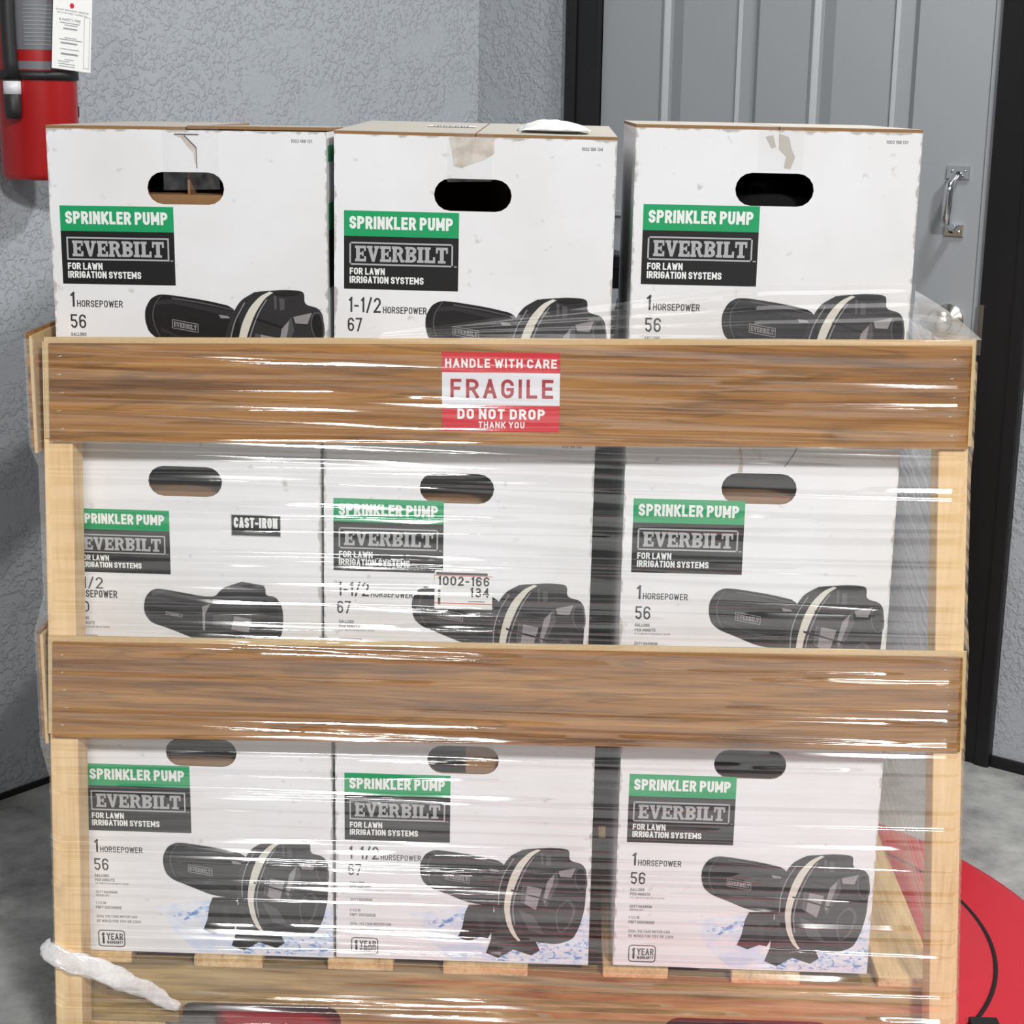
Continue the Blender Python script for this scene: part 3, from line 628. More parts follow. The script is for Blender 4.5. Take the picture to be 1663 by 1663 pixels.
# ---------------------------------------------------------------- cartons
W, H, D = .348, .372, .42
HX, HZ, HW, HH = W / 2 - .002, H - .0715, .096, .040
def stadium(cx, cz, w, h, n=8):
    r = h / 2; p = []
    for k in range(n + 1): a = -PI / 2 + PI * k / n; p.append((cx + w / 2 - r + r * math.cos(a), cz + r * math.sin(a)))
    for k in range(n + 1): a = PI / 2 + PI * k / n; p.append((cx - w / 2 + r + r * math.cos(a), cz + r * math.sin(a)))
    return p
def carton_mesh():
    bm = bmesh.new(); T = .004
    o = [bm.verts.new((x, 0, z)) for x, z in ((0, 0), (W, 0), (W, H), (0, H))]
    i = [bm.verts.new((x, 0, z)) for x, z in stadium(HX, HZ, HW, HH)]
    es = [bm.edges.new((l[k], l[(k + 1) % len(l)])) for l in (o, i) for k in range(len(l))]
    r = bmesh.ops.triangle_fill(bm, use_beauty=True, use_dissolve=False, edges=es)
    fs = [f for f in r['geom'] if isinstance(f, bmesh.types.BMFace)]
    ex = bmesh.ops.extrude_face_region(bm, geom=fs)
    for v in ex['geom']:
        if isinstance(v, bmesh.types.BMVert): v.co.y += T
    bmesh.ops.recalc_face_normals(bm, faces=bm.faces[:])
    def bx(lo, hi):
        q = bmesh.ops.create_cube(bm, size=1)['verts']
        for v in q: v.co = Vector([lo[k] + (hi[k] - lo[k]) * (v.co[k] + .5) for k in range(3)])
    bx((0, T, 0), (T, D - T, H)); bx((W - T, T, 0), (W, D - T, H)); bx((0, D - T, 0), (W, D, H)); bx((T, T, 0), (W - T, D - T, T))
    me = bpy.data.meshes.new('carton_body')
    bm.normal_update()
    for f in bm.faces:
        c = f.calc_center_median(); n = f.normal; out = False
        if n.y < -.9 and c.y < .0005: out = True
        if n.x < -.9 and c.x < .0005: out = True
        if n.x > .9 and c.x > W - .0005: out = True
        if n.y > .9 and c.y > D - .0005: out = True
        f.material_index = 0 if out else 1
    bm.to_mesh(me); bm.free(); me.materials.append(M['carton']); me.materials.append(M['cardboard'])
    return me
BODY = carton_mesh()
def keep(art, name):
    me = bpy.data.meshes.new(name); me.from_pydata(art.v, [], art.f)
    for m in art.mats: me.materials.append(m)
    me.polygons.foreach_set('material_index', art.m); me.update(); return me

def brand_panel():
    a = Art(); a.rect((.0125, .2482, .1555, .2801), 'p_green'); a.rect((.0125, .1816, .1555, .2484), 'p_black')
    a.text('SPRINKLER PUMP', (.0192, .2574, .1480, .2732), 'p_white', 2, .215, .24)
    a.frame((.0192, .2120, .1487, .2410), .0020, 'p_grey', 2)
    a.slab('EVERBILT', (.0263, .2166, .1422, .2364), 'p_grey', 2)
    a.rect((.1500, .2120, .1535, .2132), 'p_grey', 2)
    a.text('FOR LAWN', (.0196, .2000, .0636, .2086), 'p_white', 2, .20, .24); a.text('IRRIGATION SYSTEMS', (.0195, .1892, .1123, .1980), 'p_white', 2, .20, .24)
    return keep(a, 'brand_panel')
BRAND = brand_panel()
def specs(kind):
    a = Art(); t = 'p_text'; q = 'p_small'
    if kind == '1':
        a.text('1', (.0198, .1494, .0264, .1680), t, 1, .14); a.text('HORSEPOWER', (.0289, .1494, .0872, .1580), t, 1, .14)
        a.text('56', (.0196, .1222, .0396, .1398), t, 1, .12); g = 0
    elif kind == '1-1/2':
        a.text('1-1/2', (.0180, .1500, .0590, .1690), t, 1, .12); a.text('HORSEPOWER', (.0616, .1495, .1165, .1580), t, 1, .14)
        a.text('67', (.0172, .1255, .0352, .1428), t, 1, .12)
    else:
        a.text('1-1/2', (.0165, .1555, .0598, .1712), t, 1, .12); a.text('HORSEPOWER', (.0185, .1430, .0782, .1533), t, 1)
        a.text('50', (.0185, .1225, .0403, .1375), t, 1, .12)
    a.text('GALLONS', (.0197, .1120, .0392, .1164), q, 1, .17); a.text('PER MINUTE', (.0199, .1054, .0472, .1096), q, 1, .17); a.text('5 ft DEPTH TO WATER AT 10 PSI', (.0201, .1010, .0661, .1034), q, 1)
    a.text('20 ft MAXIMUM', (.0198, .0872, .0500, .0912), q, 1); a.text('VERTICAL LIFT', (.0200, .0827, .0385, .0854), q, 1)
    a.text('1-1/2 in', (.0192, .0708, .0335, .0748), q, 1); a.text('FNPT DISCHARGE', (.0194, .0636, .0551, .0682), q, 1)
    a.text('DUAL VOLTAGE MOTOR CAN', (.0199, .0505, .0758, .0545), q, 1); a.text('BE WIRED FOR 115V OR 230V', (.0201, .0432, .0814, .0473), q, 1)
    a.text({'1': '1002 166 131', '1-1/2': '1002 166 134', 'c': '1002 166 133'}[kind], (.3045, .3585, .3305, .3625), q, 1)
    return keep(a, 'printed_specs')
SPECS = {k: specs(k) for k in ('1', '1-1/2', 'c')}
def badge_():
    a = Art(); r = (.0207, .0059, .0583, .0316); c = .005; o = []
    for cx, cz, a0 in ((r[2] - c, r[1] + c, -90), (r[2] - c, r[3] - c, 0), (r[0] + c, r[3] - c, 90), (r[0] + c, r[1] + c, 180)):
        for k in range(5): an = math.radians(a0 + k * 22.5); o.append((cx + c * math.cos(an), cz + c * math.sin(an), math.cos(an), math.sin(an)))
    o.append(o[0]); A_ = [(p[0], p[1]) for p in o]; B_ = [(p[0] - .0014 * p[2], p[1] - .0014 * p[3]) for p in o]
    [a.poly([A_[k], A_[k + 1], B_[k + 1], B_[k]], 'p_text') for k in range(len(A_) - 1)]; a.text('1', (.0248, .0107, .0296, .0268), 'p_text', 1, .17); a.text('YEAR', (.0325, .0166, .0553, .0265), 'p_text', 1, .17); a.text('WARRANTY', (.0327, .0106, .055, .0150), 'p_text', 1, .18)
    return keep(a, 'warranty_badge')
BADGE = badge_()
def ring_pump():
    a = Art(); a.shear = .008
    a.poly(sm([(.2288, .1437), (.2367, .1593), (.2558, .1705), (.2754, .172), (.2906, .1734), (.3102, .1727), (.318, .1701), (.3179, .1548), (.3356, .1506), (.3418, .1402), (.346 - .004, .119), (.3442 - .003, .0856), (.3351, .0566), (.3254, .0357), (.3037, .0278), (.2792, .0306), (.2479, .0356), (.2268, .0578), (.2164, .0862), (.2172, .1149)]), 'q1', 2)
    a.poly([(.1823, .0851), (.1773, .073), (.1739, .0512), (.168, .0353), (.1828, .0293), (.1991, .0363), (.2091, .0343), (.2162, .0478), (.2164, .0862)], 'q0', 2)
    a.poly([(.215, .0718), (.2136, .0332), (.2069, .0124), (.224, .0052), (.2444, .0185), (.2693, .0104), (.281, .0185), (.2746, .0328), (.2431, .0414), (.2211, .0816)], 'q0', 3)
    a.poly([(.1951, .0711), (.2041, .069), (.2056, .0378), (.1978, .0399)], 'q1', 4); a.poly([(.2244, .006), (.2444, .0185), (.2420, .0390), (.2300, .0600), (.2210, .0500)], 'q1', 4)
    # motor, drawn in bands along its length
    m = [(.1151, .133), (.1156, .1472), (.1227, .1604), (.1334, .1662), (.1488, .1655), (.1929, .1591), (.234, .1498), (.2376, .0821), (.1833, .0875), (.1517, .1009), (.1293, .1097), (.119, .1189)]
    a.poly(sm(m), 'q0', 3)
    a.poly([(.130, .158), (.150, .1600), (.228, .1450), (.228, .1385), (.150, .1545), (.130, .1525)], 'q1', 4)
    a.poly([(.150, .1625), (.19, .1565), (.228, .148), (.228, .1465), (.19, .1545), (.150, .1605)], 'q2', 5)
    a.poly([(.135, .120), (.160, .1080), (.215, .092), (.215, .097), (.160, .1125), (.135, .124)], 'q1', 4)
    a.strip([(.136, .165), (.1265, .152), (.124, .138), (.127, .124), (.133, .112)], [(.1372, .165), (.128, .152), (.1255, .138), (.1285, .124), (.1345, .1115)], 'q2', 5)
    # back plate, band and pale gasket ring
    a.strip([(.2558, .1705), (.2367, .1593), (.2230, .136), (.2160, .110), (.2160, .086), (.2220, .060)], [(.2610, .1690), (.2420, .1570), (.2290, .134), (.2225, .110), (.2225, .086), (.2280, .0575)], 'q1', 5)
    a.strip([(.2420, .1570), (.2290, .134), (.2225, .110), (.2225, .086)], [(.2432, .1565), (.2304, .134), (.2240, .110), (.2240, .086)], 'q3', 6)
    a.strip([(.2743, .1711), (.2616, .1648), (.2482, .1502), (.2383, .1298), (.2321, .1035), (.2303, .0819), (.2345, .058), (.242, .0414), (.2514, .0316)],
            [(.2790, .1698), (.2683, .1626), (.2562, .1446), (.2465, .1206), (.2401, .0966), (.2385, .0774), (.2423, .0559), (.2487, .0404), (.2542, .0334)], 'q4', 6)
    a.strip([(.2700, .1612), (.2590, .1440), (.2495, .1200), (.2432, .0966), (.2416, .0774), (.2450, .0565)], [(.2712, .1607), (.2604, .1436), (.2510, .1197), (.2448, .0966), (.2432, .0774), (.2465, .0565)], 'q3', 6)
    # casing: highlights, ribs, ports
    a.poly([(.2555, .1173), (.2821, .1122), (.2741, .0797), (.2536, .0922)], 'q3', 5); a.poly([(.2560, .1173), (.262, .1162), (.259, .090), (.2540, .0922)], 'q2', 6)
    a.poly([(.2891, .1243), (.3014, .1389), (.3047, .1213), (.2882, .0838), (.2822, .0932)], 'q2', 5); a.poly([(.2891, .1243), (.2985, .1340), (.2960, .118), (.2868, .0900), (.2835, .0960)], 'q3', 6)
    a.poly([(.3036, .139), (.3273, .1445), (.3216, .1301), (.3063, .1308)], 'q3', 5)
    a.poly([(.2499, .0801), (.2702, .0712), (.2873, .0429), (.2648, .0494)], 'q2', 4); a.poly(sm([(.30, .080), (.318, .100), (.330, .085), (.322, .055), (.305, .042)]), 'q2', 4)
    a.poly(sm([(.302, .078), (.316, .095), (.326, .083), (.319, .057), (.307, .046)]), 'q1', 5)
    a.poly([(.2394, .1108), (.293, .0959), (.2938, .0935), (.2395, .108)], 'q0', 7); a.poly([(.252, .139), (.290, .127), (.2915, .1245), (.252, .136)], 'q0', 6)
    a.poly(sm([(.2799, .1694), (.2972, .1722), (.3147, .1709), (.3106, .167), (.2932, .1651), (.2822, .1666)]), 'q0', 5)
    a.poly([(.2790, .166), (.2830, .165), (.2830, .150), (.2800, .147)], 'q2', 5); a.poly([(.2860, .163), (.2930, .162), (.2930, .148), (.2870, .147)], 'q2', 5)
    a.poly(sm([(.3273, .1445), (.3381, .146), (.343, .1308), (.3435, .1142), (.3362, .108), (.328, .1161), (.3249, .1302)]), 'q2', 5)
    a.poly(sm([(.3290, .1425), (.3370, .144), (.3410, .1308), (.3410, .1152), (.3362, .1100), (.3295, .1171), (.3268, .1302)]), 'q0', 6)
    a.poly([(.2092, .1412), (.2214, .1392), (.2237, .1364), (.2116, .1365)], 'q3', 6); a.poly([(.2477, .0392), (.2791, .0318), (.3014, .0289), (.31, .034), (.2963, .0408), (.2651, .0446)], 'q0', 5)
    def wp(x, z): return (x, z - (x - .150) * .17)
    q = [(.1500, .1341), (.1824, .1341), (.1824, .1235), (.1500, .1235)]
    for i in range(4): a.line(wp(*q[i]), wp(*q[(i + 1) % 4]), .0009, 'q3', 6)
    a.slab('EVERBILT', (.1516, .1256, .1808, .1320), 'q3', 6, wp)
    return keep(a, 'pump_picture')
def iron_pump():
    a = Art()
    body = [(.1129, .1271), (.1154, .1414), (.124, .1516), (.1351, .1541), (.206, .1423), (.2173, .1568), (.2435, .1668), (.2748, .1619), (.2746, .1483), (.2882, .1473), (.2962, .1347), (.2979, .1205), (.297, .1005), (.2897, .0774), (.2538, .0707), (.1987, .0778), (.1442, .0994), (.1224, .1059), (.1145, .1172)]
    a.poly(sm(body), 'q1', 2); a.poly([(.2173, .1568), (.2435, .1668), (.2748, .1619), (.2556, .1563)], 'q2', 3); a.poly([(.2393, .161), (.253, .1633), (.2653, .1608), (.2543, .1577)], 'q0', 4)
    a.poly([(.1906, .1306), (.2017, .1351), (.1944, .1207), (.1938, .0978), (.191, .0977)], 'q3', 3); a.poly([(.2054, .1195), (.2191, .1199), (.2132, .104), (.2036, .1052)], 'q2', 3); a.poly([(.2328, .1188), (.2561, .1151), (.2516, .0964), (.2283, .1001)], 'q3', 3)
    a.poly([(.2185, .1200), (.2320, .1190), (.2270, .1010), (.2150, .1035)], 'q2', 4); a.poly([(.206, .1423), (.2417, .1475), (.2745, .1455), (.2417, .1446)], 'q2', 3)
    a.poly([(.118, .130), (.130, .128), (.19, .121), (.19, .112), (.130, .116), (.119, .120)], 'q0', 3); a.poly([(.125, .149), (.136, .1515), (.20, .140), (.20, .136), (.136, .146), (.124, .143)], 'q2', 3)
    a.poly([(.262, .140), (.286, .139), (.292, .128), (.292, .110), (.270, .112)], 'q0', 3)
    def wp(x, z): return (x, z - (x - .140) * .14)
    a.slab('EVERBILT', (.142, .1180, .165, .1226), 'q3', 4, wp)
    return keep(a, 'pump_picture')
PUMP = {'1': ring_pump()}; PUMP['1-1/2'] = PUMP['1']; PUMP['c'] = iron_pump()
def water_():
    a = Art()
    a.poly([(.10, .070), (.125, .074), (.150, .079), (.180, .082), (.215, .070), (.215, .002), (.160, .002), (.13, .03), (.115, .055)], 'mist', 1)
    a.poly([(.215, .070), (.215, .002), (.3475, .002), (.3475, .078), (.330, .072), (.30, .055)], 'water', 1)
    a.poly([(.125, .056), (.138, .064), (.152, .062), (.165, .072), (.181, .078), (.176, .060), (.160, .055), (.145, .050)], 'water', 1.5)
    return keep(a, 'printed_water')
WATER = water_()
def cast_():
    a = Art(); a.rect((.2309, .2300, .2950, .2580), 'p_black'); a.text('CAST-IRON', (.2345, .2405, .2915, .2545), 'p_white', 2, .20); a.text('FOR DURABILITY', (.2480, .2335, .2790, .2368), 'p_grey', 2); a.frame((.2309, .2290, .2958, .2580), .0008, 'p_grey', 2)
    return keep(a, 'cast_iron_panel')
CAST = cast_()
def side_label():
    m = MB()
    m.add([(W + .0004, .012, .250), (W + .0004, .17, .250), (W + .0004, .17, .284), (W + .0004, .012, .284)], [(0, 1, 2, 3)], M['p_green'])
    m.add([(W + .0004, .012, .177), (W + .0004, .17, .177), (W + .0004, .17, .250), (W + .0004, .012, .250)], [(0, 1, 2, 3)], M['p_black'])
    m.add([(W + .0004, .012, .335), (W + .0004, .10, .335), (W + .0004, .10, .355), (W + .0004, .012, .355)], [(0, 1, 2, 3)], M['p_green'])
    return keep(m, 'side_print')
SIDE = side_label()
def flap_mesh(x0, x1, name):
    m = MB(); m.box((x0, 0, H), (x1, D, H + .004), M['top_liner'])
    me = keep(m, name); me.materials.append(M['cardboard'])
    for p in me.polygons:
        if abs(p.normal.z) < .5 or p.normal.z < -.5: p.material_index = 1
    return me
FL, FR = flap_mesh(0, W / 2 - .001, 'top_flap'), flap_mesh(W / 2 + .001, W, 'top_flap')

def child(name, me, root, loc=None, rot=(0, 0, 0)):
    o = bpy.data.objects.new(name, me); link(o, root); o.location = loc if loc else (-W / 2, 0, 0); o.rotation_euler = rot; return o
def carton(kind, left, bot, yf, roll, yaw, label, zs=1.0, dz=0.0, group='white pump cartons stacked three by three'):
    r = empty('pump_carton', (left + W / 2, yf, bot + abs(roll) * W / 2), (0, roll, yaw)); r.scale = (1, 1, zs)
    tag(r, label, 'cardboard box', group)
    child('carton_body', BODY, r)
    bp = child('brand_panel', BRAND, r, (-W / 2, 0, dz)); sp_ = child('printed_specs', SPECS[kind], r)
    if kind == 'c': bp.location = (-W / 2 + .0131, 0, .0138); bp.scale = (.88, 1, .88); sp_.location.z = -.0045
    child('printed_water', WATER, r); child('pump_picture', PUMP[kind], r, (-W / 2, 0, 0)); child('warranty_badge', BADGE, r)
    child('side_print', SIDE, r)
    if kind == 'c': child('cast_iron_panel', CAST, r)
    f1 = child('top_flap', FL, r); f2 = child('top_flap', FR, r)
    return r, f1, f2
Z1 = .1215; Y = .0555
G = {}
hl, hm, hr = .3722, .3708, .3760          # pitch of the three stacks
zl, zm, zr = [(k - .0045) / H for k in (hl, hm, hr)]
G['bl'] = carton('1', -.5800, Z1, Y, .0, -.004, 'white pump carton at bottom left, behind the left pine post, marked 1 horsepower', zl)
G['bm'] = carton('1-1/2', -.2282, Z1, Y, .004, .004, 'white pump carton at bottom middle marked 1-1/2 horsepower, resting on the pallet', zm, -.003)
G['br'] = carton('1', .1535, Z1, Y, .007, .006, 'white pump carton at bottom right marked 1 horsepower, its whole pump picture showing', zr, .002)
G['ml'] = carton('c', -.5920, Z1 + hl, Y, .006, -.004, 'white pump carton in the middle row at left with a black cast-iron panel', zl)
G['mm'] = carton('1-1/2', -.2405, Z1 + hm + .001, Y, .008, .004, 'white pump carton in the centre of the stack with an orange-lined number sticker', zm, .003)
G['mr'] = carton('1', .1480, Z1 + hr + .001, Y, .003, .006, 'white pump carton in the middle row at right, cardboard torn above its handle hole', zr, .004)
G['tl'] = carton('1', -.5775, Z1 + 2 * hl + .0015, Y, -.002, -.004, 'white pump carton on top at left with a brown tear and lifted flap', zl, -.003)
G['tm'] = carton('1-1/2', -.2236, Z1 + 2 * hm + .002, Y, .008, .006, 'white pump carton on top in the middle, crumpled paper lying on its lid', zm, -.002)
G['tr'] = carton('1', .1480, Z1 + 2 * hr + .001, Y, .004, .006, 'white pump carton on top at right, nearest the door handle, marked 1 horsepower', zr, 0)
for k in (1, 2): G['tm'][k].rotation_euler = (.018, 0, 0); G['tm'][k].location.z -= H * (math.cos(.018) - 1); G['tm'][k].location.y += H * math.sin(.018)
# wear, tape and stickers of single cartons
def art_on(key, name, fn, lab=None, L=(-W / 2, -.0003, 0)):
    a = Art(); fn(a); o = a.build(name, G[key][0], L)
    if lab: o['label'] = lab
    return o
def tape_on(key, x0, x1, z0):   # clear packing tape over the front edge and lid
    m = MB(); y = -.0012
    m.add([(x0, y, z0), (x1, y, z0 + .002), (x1, y, H + .005), (x0, y, H + .005), (x0, .30, H + .005), (x1, .30, H + .005)], [(0, 1, 2, 3), (3, 2, 5, 4)], M['tape'])
    m.build('packing_tape', G[key][0], (-W / 2, 0, 0))
tape_on('tl', .145, .215, .298); tape_on('tm', .140, .195, .316); tape_on('tr', .150, .205, .323)
def tear1(a):
    a.poly([(.158, .3665), (.172, .3672), (.178, .358), (.185, .352), (.1865, .338), (.188, .325), (.1845, .334), (.183, .345), (.176, .352), (.168, .363)], 'tape_tan', 1)
    a.line((.160, .3668), (.190, .3668), .0015, 'q2', 2); a.line((.172, .3655), (.1865, .351), .0014, 'q2', 2); a.line((.1865, .351), (.1870, .326), .0010, 'q2', 2)
art_on('tl', 'torn_face', tear1, 'brown tear running down from the top edge')
art_on('tm', 'tape_residue', lambda a: a.poly([(.1420, .371), (.1975, .371), (.1975, .352), (.186, .345), (.172, .340), (.158, .334), (.148, .336), (.146, .352)], 'tape_tan', 1), 'tan tape residue patch')
art_on('tr', 'tape_residue', lambda a: (a.poly([(.158, .364), (.166, .350), (.171, .352), (.167, .366)], 'top_liner', 1), a.poly([(.174, .368), (.186, .364), (.190, .350), (.195, .340), (.190, .326), (.182, .327), (.184, .341), (.175, .349)], 'top_liner', 1)), 'greyish tape residue')
art_on('mr', 'torn_face', lambda a: a.poly([(.141, .372), (.146, .372), (.147, .350), (.150, .334), (.150, .3215), (.144, .3215), (.146, .335)], 'tape_tan', 1), 'tan tear from the handle hole to the top edge')
art_on('mr', 'crack', lambda a: a.poly([(.2255, .372), (.2245, .372), (.2125, .3455), (.2025, .3305), (.2035, .3300), (.2135, .3450)], 'p_small', 1))
art_on('bm', 'chipped_edge', lambda a: a.poly([(0, .365), (.010, .366), (.0105, .340), (.008, .326), (.004, .320), (0, .322)], 'tape_tan', 1), 'chipped corner showing tan board')
def stock(a):
    a.rect((0, 0, .0755, .052), 'white_paper', 1); a.rect((.002, .0465, .069, .0500), 'p_text', 2); a.rect((0, .0450, .0755, .0460), 'orange', 2); a.rect((0, .0068, .0755, .0082), 'orange', 2)
    a.text('1002-166', (.004, .0322, .0715, .0448), 'p_text', 2, .17, .4); a.text('134', (.046, .0168, .0715, .0298), 'p_text', 2, .17, .4)
    a.rect((.0045, .0055, .0078, .0150), 'p_text', 2); a.rect((.0045, .0170, .0078, .0260), 'p_text', 2); a.rect((.044, .0100, .066, .0112), 'p_small', 2)
art_on('mm', 'number_sticker', stock, 'white number sticker with orange lines', (-.0975 + .2425 - W / 2, -.0016, .137))
def insert(key, lo, hi, rot=(0, 0, 0)):
    m = MB(); m.box(lo, hi, M['cardboard']); m.build('inner_divider', G[key][0], (-W / 2, 0, 0), rot)
insert('tl', (.05, .012, .268), (.30, .20, .292)); insert('tl', (.17, .020, .292), (.173, .20, .350)); insert('bl', (.05, .014, .262), (.30, .20, .283))
insert('bm', (.175, .012, .05), (.30, .018, .345)); insert('ml', (.05, .03, .255), (.30, .22, .280)); insert('mr', (.05, .012, .265), (.30, .20, .287)); insert('mm', (.05, .05, .255), (.30, .22, .276))
# the lifted flap of the top-left carton
G['tl'][2].location = (-W / 2, 0, -.001); G['tl'][2].rotation_euler = (-.012, -.0, 0); G['tl'][2].location.z += .0025
# things lying on the top-middle carton
ztm = Z1 + 3 * hm + .001
e = MB(); pts = [(-.06, 0, .0), (.075, .004, .0), (.07, .14, .002), (-.05, .13, .0)]
nx, ny = 10, 8; vs = []; r2 = random.Random(3)
for j in range(ny + 1):
    for i in range(nx + 1):
        u, v = i / nx, j / ny
        vs.append((-.055 + .085 * u + .006 * math.sin(5 * v), .004 + .12 * v + .006 * math.sin(6 * u), .0008 + .012 * math.sin(PI * min(1, max(0, u))) ** .7 * math.sin(PI * (.04 + .6 * v)) + r2.uniform(0, .002)))
e.add(vs, [(j * (nx + 1) + i, j * (nx + 1) + i + 1, (j + 1) * (nx + 1) + i + 1, (j + 1) * (nx + 1) + i) for j in range(ny) for i in range(nx)], M['white_paper'], False)
o = e.build('crumpled_paper', None, (.060, .10, ztm + .0048)); sm = o.modifiers.new('t', 'SOLIDIFY'); sm.thickness = .0008
tag(o, 'crumpled white paper sheet lying on top of the middle top carton', 'paper')
e = Art(); e.add([(0, 0, 0), (.065, 0, 0), (.065, .05, 0), (0, .05, 0)], [(0, 1, 2, 3)], M['white_paper'])
for k in range(12): e.add([(.008 + k * .004, .010, .0004), (.0098 + k * .004 + .0007 * (k % 2), .010, .0004), (.0098 + k * .004 + .0007 * (k % 2), .032, .0004), (.008 + k * .004, .032, .0004)], [(0, 1, 2, 3)], M['p_text'])
e.build('shipping_slip', G['tm'][0], (-.075, .20, H + .0085), (.018, 0, 0))['label'] = 'white slip printed with dark bars'

# a pump inside the top-right carton, seen through its handle hole
zt = Z1 + 2 * hr
pu = tag(empty('sprinkler_pump', (.150 + W / 2, .19, zt + .0065)), 'black sprinkler pump seen through the handle hole of the right top carton', 'pump')
RX = Matrix.Rotation(PI / 2, 4, 'X')
e = MB(); e.lathe([(0, .10), (.040, .10), (.044, .106), (.050, .106), (.052, .10), (.105, .085), (.118, .06), (.120, 0), (.085, -.02), (.080, -.16), (0, -.17)], M['pump_black'], 48, Matrix.Translation((0, 0, .180)) @ RX); e.build('motor_housing', pu)
e = MB(); e.lathe([(.084, .094), (.086, .099), (.090, .099), (.092, .092)], M['grey_plate'], 48, Matrix.Translation((0, 0, .180)) @ RX); e.build('clamp_ring', pu)
e = MB(); e.box((-.06, -.02, 0), (.06, .08, .10), M['pump_black']); e.build('foot', pu, bevel=.006)

# ---------------------------------------------------------------- stretch film round the crate
fl = tag(empty('stretch_film', (0, .5, .02)), 'clear plastic stretch film wrapped round the crate, shining in horizontal streaks', 'plastic wrap')
OFF = (0, -.5, -.02)
def sheet(name, Pgrid, mat, parent=fl):
    nr, nc = Pgrid.shape[:2]
    idx = np.arange(nr * nc).reshape(nr, nc)
    q = np.stack([idx[:-1, :-1], idx[:-1, 1:], idx[1:, 1:], idx[1:, :-1]], -1).reshape(-1, 4)
    me = bpy.data.meshes.new(name); me.from_pydata(Pgrid.reshape(-1, 3).tolist(), [], q.tolist()); me.materials.append(mat)
    me.polygons.foreach_set('use_smooth', [True] * len(me.polygons)); me.update()
    o = bpy.data.objects.new(name, me); link(o, parent); o.location = OFF; return o
R = np.random.default_rng(11)
nr, nc = 1350, 90
def half(z, side):   # the film follows the leaning posts
    return np.interp(z, [0, .40, .445, .60, .65, .82, .845, 1.0], [.6090, .5985, .6085, .6085, .594, .592, .602, .602]) if side < 0 else np.interp(z, [0, .40, .45, .61, .66, .84, .87, 1.0], [.6200, .5970, .5950, .5885, .5825, .5730, .5740, .5695])
tz = np.linspace(0, 1, nr)[:, None]; U = np.linspace(-1, 1, nc)[None, :]
X = U * .61
ztop = .994 + .0165 * X + .002 * np.sin(X * 23); zbot = .052 + .006 * np.sin(X * 5)
Zg = zbot + (ztop - zbot) * tz
hw_ = np.where(U < 0, half(Zg, -1), half(Zg, 1)); Xg = U * hw_
disp = np.zeros_like(Zg)
for k in range(180):
    z0 = R.uniform(.05, .995); sl = R.normal(0, .008); cv = R.normal(0, .008)
    need = math.tan((math.atan((1.2757 - z0) / 2.07) + math.atan((3.5 - z0) / 4.5)) / 2)
    wid = R.uniform(.0022, .0075); slope = need * R.uniform(.85, 1.15)
    if k % 5 < 3: c0 = R.normal(-.20, .16); wd_ = R.uniform(.12, .45)
    elif k % 5 == 3: c0 = R.uniform(.35, .60); wd_ = R.uniform(.05, .22)
    else: c0 = R.uniform(-.6, .6); wd_ = R.uniform(.2, .6); slope *= .6
    env = np.clip(1.6 - np.abs((Xg - c0) / wd_) ** 4 * .6, 0, 1) * (1 + .06 * np.sin(Xg * R.uniform(8, 30) + R.uniform(0, 6)))
    t = (Zg - (z0 + sl * Xg + cv * Xg ** 2)) / wid
    tooth = np.where(t < 0, np.clip(1 + t * 9, 0, 1), np.clip(1 - t, 0, 1))
    disp = np.maximum(disp, slope * wid * env * tooth)
disp += .0004 * np.sin(Zg * 210 + 3 * np.sin(Xg * 4))
Yg = -.0100 - np.clip(disp, -.0004, .008)
edge = np.clip((np.abs(U) - .975) / .025, 0, 1); Yg = Yg + .012 * edge ** 2
sheet('front_sheet', np.stack([Xg, Yg, Zg], -1), M['film'])
for sgn in (-1, 1):
    nr2, nc2 = 200, 80
    t = np.linspace(0, 1, nr2)[:, None]; yy = np.linspace(.003, 1.095, nc2)[None, :]
    zz = .03 + .945 * t + 0 * yy; y2 = yy + 0 * t
    dd = .003 * np.sin((zz + y2 * .55) * 150 + 2 * np.sin(zz * 9)) * (.5 + .5 * np.sin(zz * 14 + y2 * 5)) * np.clip(y2 * 4, 0, 1)
    xx = sgn * (half(zz, sgn) + (.002 if sgn > 0 else .0)) + sgn * dd * (1 if sgn > 0 else .3)
    sheet('side_sheet', np.stack([xx, y2, zz], -1), M['film_side'] if sgn > 0 else M['film'])
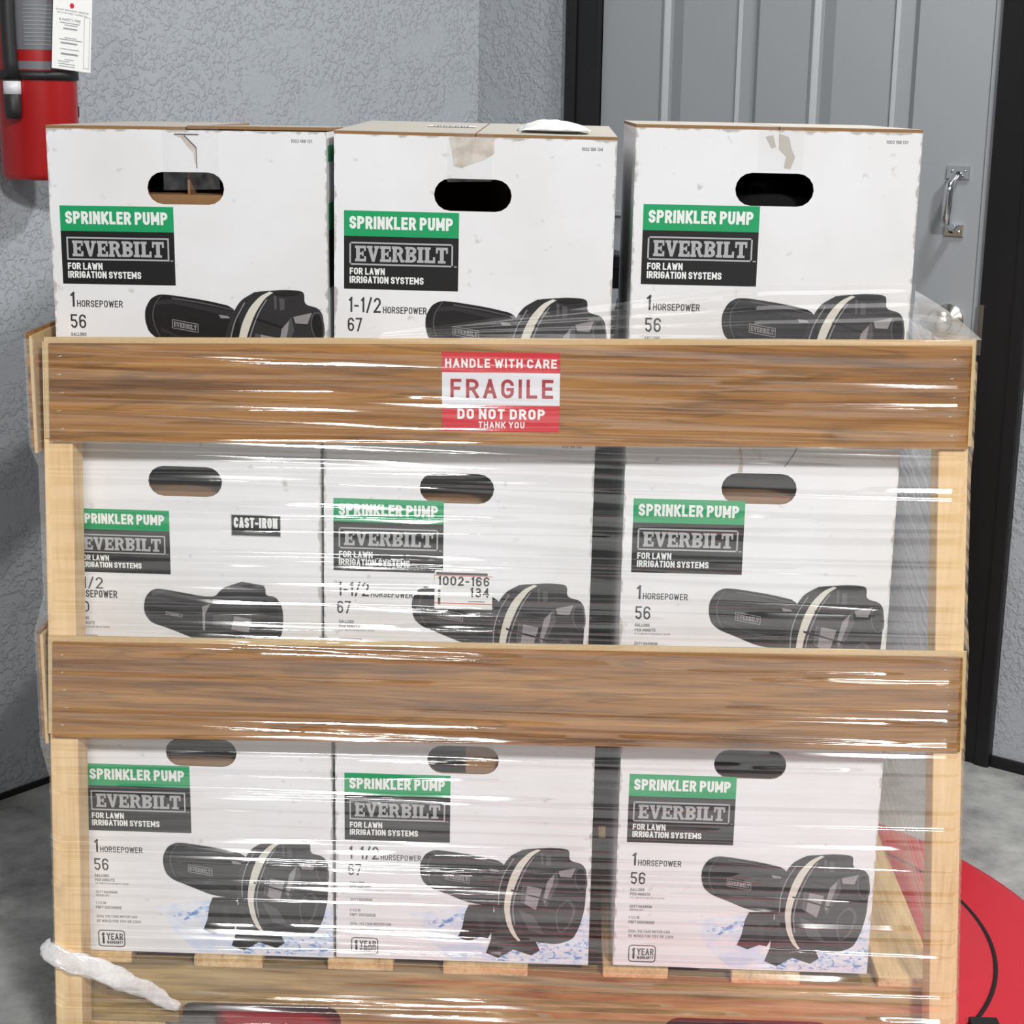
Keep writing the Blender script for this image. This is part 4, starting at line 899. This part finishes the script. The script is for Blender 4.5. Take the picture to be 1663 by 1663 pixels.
# upper sheet: leans back from the top board to the faces of the top cartons
nr3, nc3 = 60, 60
t = np.linspace(0, 1, nr3)[:, None]; xs = np.linspace(-.16, .500, nc3)[None, :]
zb = .9935 + .0165 * xs; zt_ = zb + np.clip((xs + .16) * .13, 0, .062)
zz = zb + (zt_ - zb) * t; ys = -.009 + .0615 * t + 0 * xs
dd = .0011 * np.sin(t * 24 + 2 * np.sin(xs * 6)) * (1 - t) * t * 4
sheet('upper_sheet', np.stack([xs + 0 * t, ys - dd, zz + dd], -1), M['film'])
nr4, nc4 = 30, 30
A_, B_, C_ = np.array((.5005, .0535, 1.056)), np.array((.5005, .0535, .996)), np.array((.574, -.003, 1.0035))
g = np.zeros((nr4, nc4, 3))
for i in range(nr4):
    for j in range(nc4):
        u, v = i / (nr4 - 1), j / (nc4 - 1)
        p = (1 - v) * (A_ * (1 - u) + B_ * u) + v * C_
        g[i, j] = p + np.array((0, -.003 * math.sin(9 * u + 3 * v) * (1 - v), .004 * math.sin(PI * v) * (1 - u)))
sheet('corner_sheet', g, M['film_corner'])
# twisted tail of film across the lower left post
pth = [Vector(p) for p in ((-.614, .006, .156), (-.609, -.009, .151), (-.564, -.010, .137), (-.511, .004, .108), (-.474, .030, .071), (-.447, .040, .048))]
fine = []
for i in range(len(pth) - 1):
    for k in range(8): fine.append(pth[i].lerp(pth[i + 1], k / 8))
fine.append(pth[-1])
n = len(fine); seg = 20; vs = []
for i, p in enumerate(fine):
    t = i / (n - 1); d = (fine[min(i + 1, n - 1)] - fine[max(i - 1, 0)]).normalized(); wv = Vector((0, -1, 0)); wv = (wv - d * wv.dot(d)).normalized(); uv = d.cross(wv)
    rw = .005 + .0105 * math.sin(PI * min(1, t * .85 + .10)) ; rh = .0035
    for k in range(seg):
        a = 2 * PI * k / seg; q = 1 + .22 * math.sin(3 * a + i * .55) + .12 * math.sin(7 * a - i * .8)
        vs.append(p + uv * rw * q * math.cos(a) + wv * (rh * q * math.sin(a) + .003))
m_ = MB(); m_.add(vs, [(i * seg + k, i * seg + (k + 1) % seg, (i + 1) * seg + (k + 1) % seg, (i + 1) * seg + k) for i in range(n - 1) for k in range(seg)] + [tuple(range(seg))[::-1], tuple(range((n - 1) * seg, n * seg))], M['film_rope'], True)
m_.build('twisted_tail', fl, OFF)['label'] = 'white twisted tail of film'
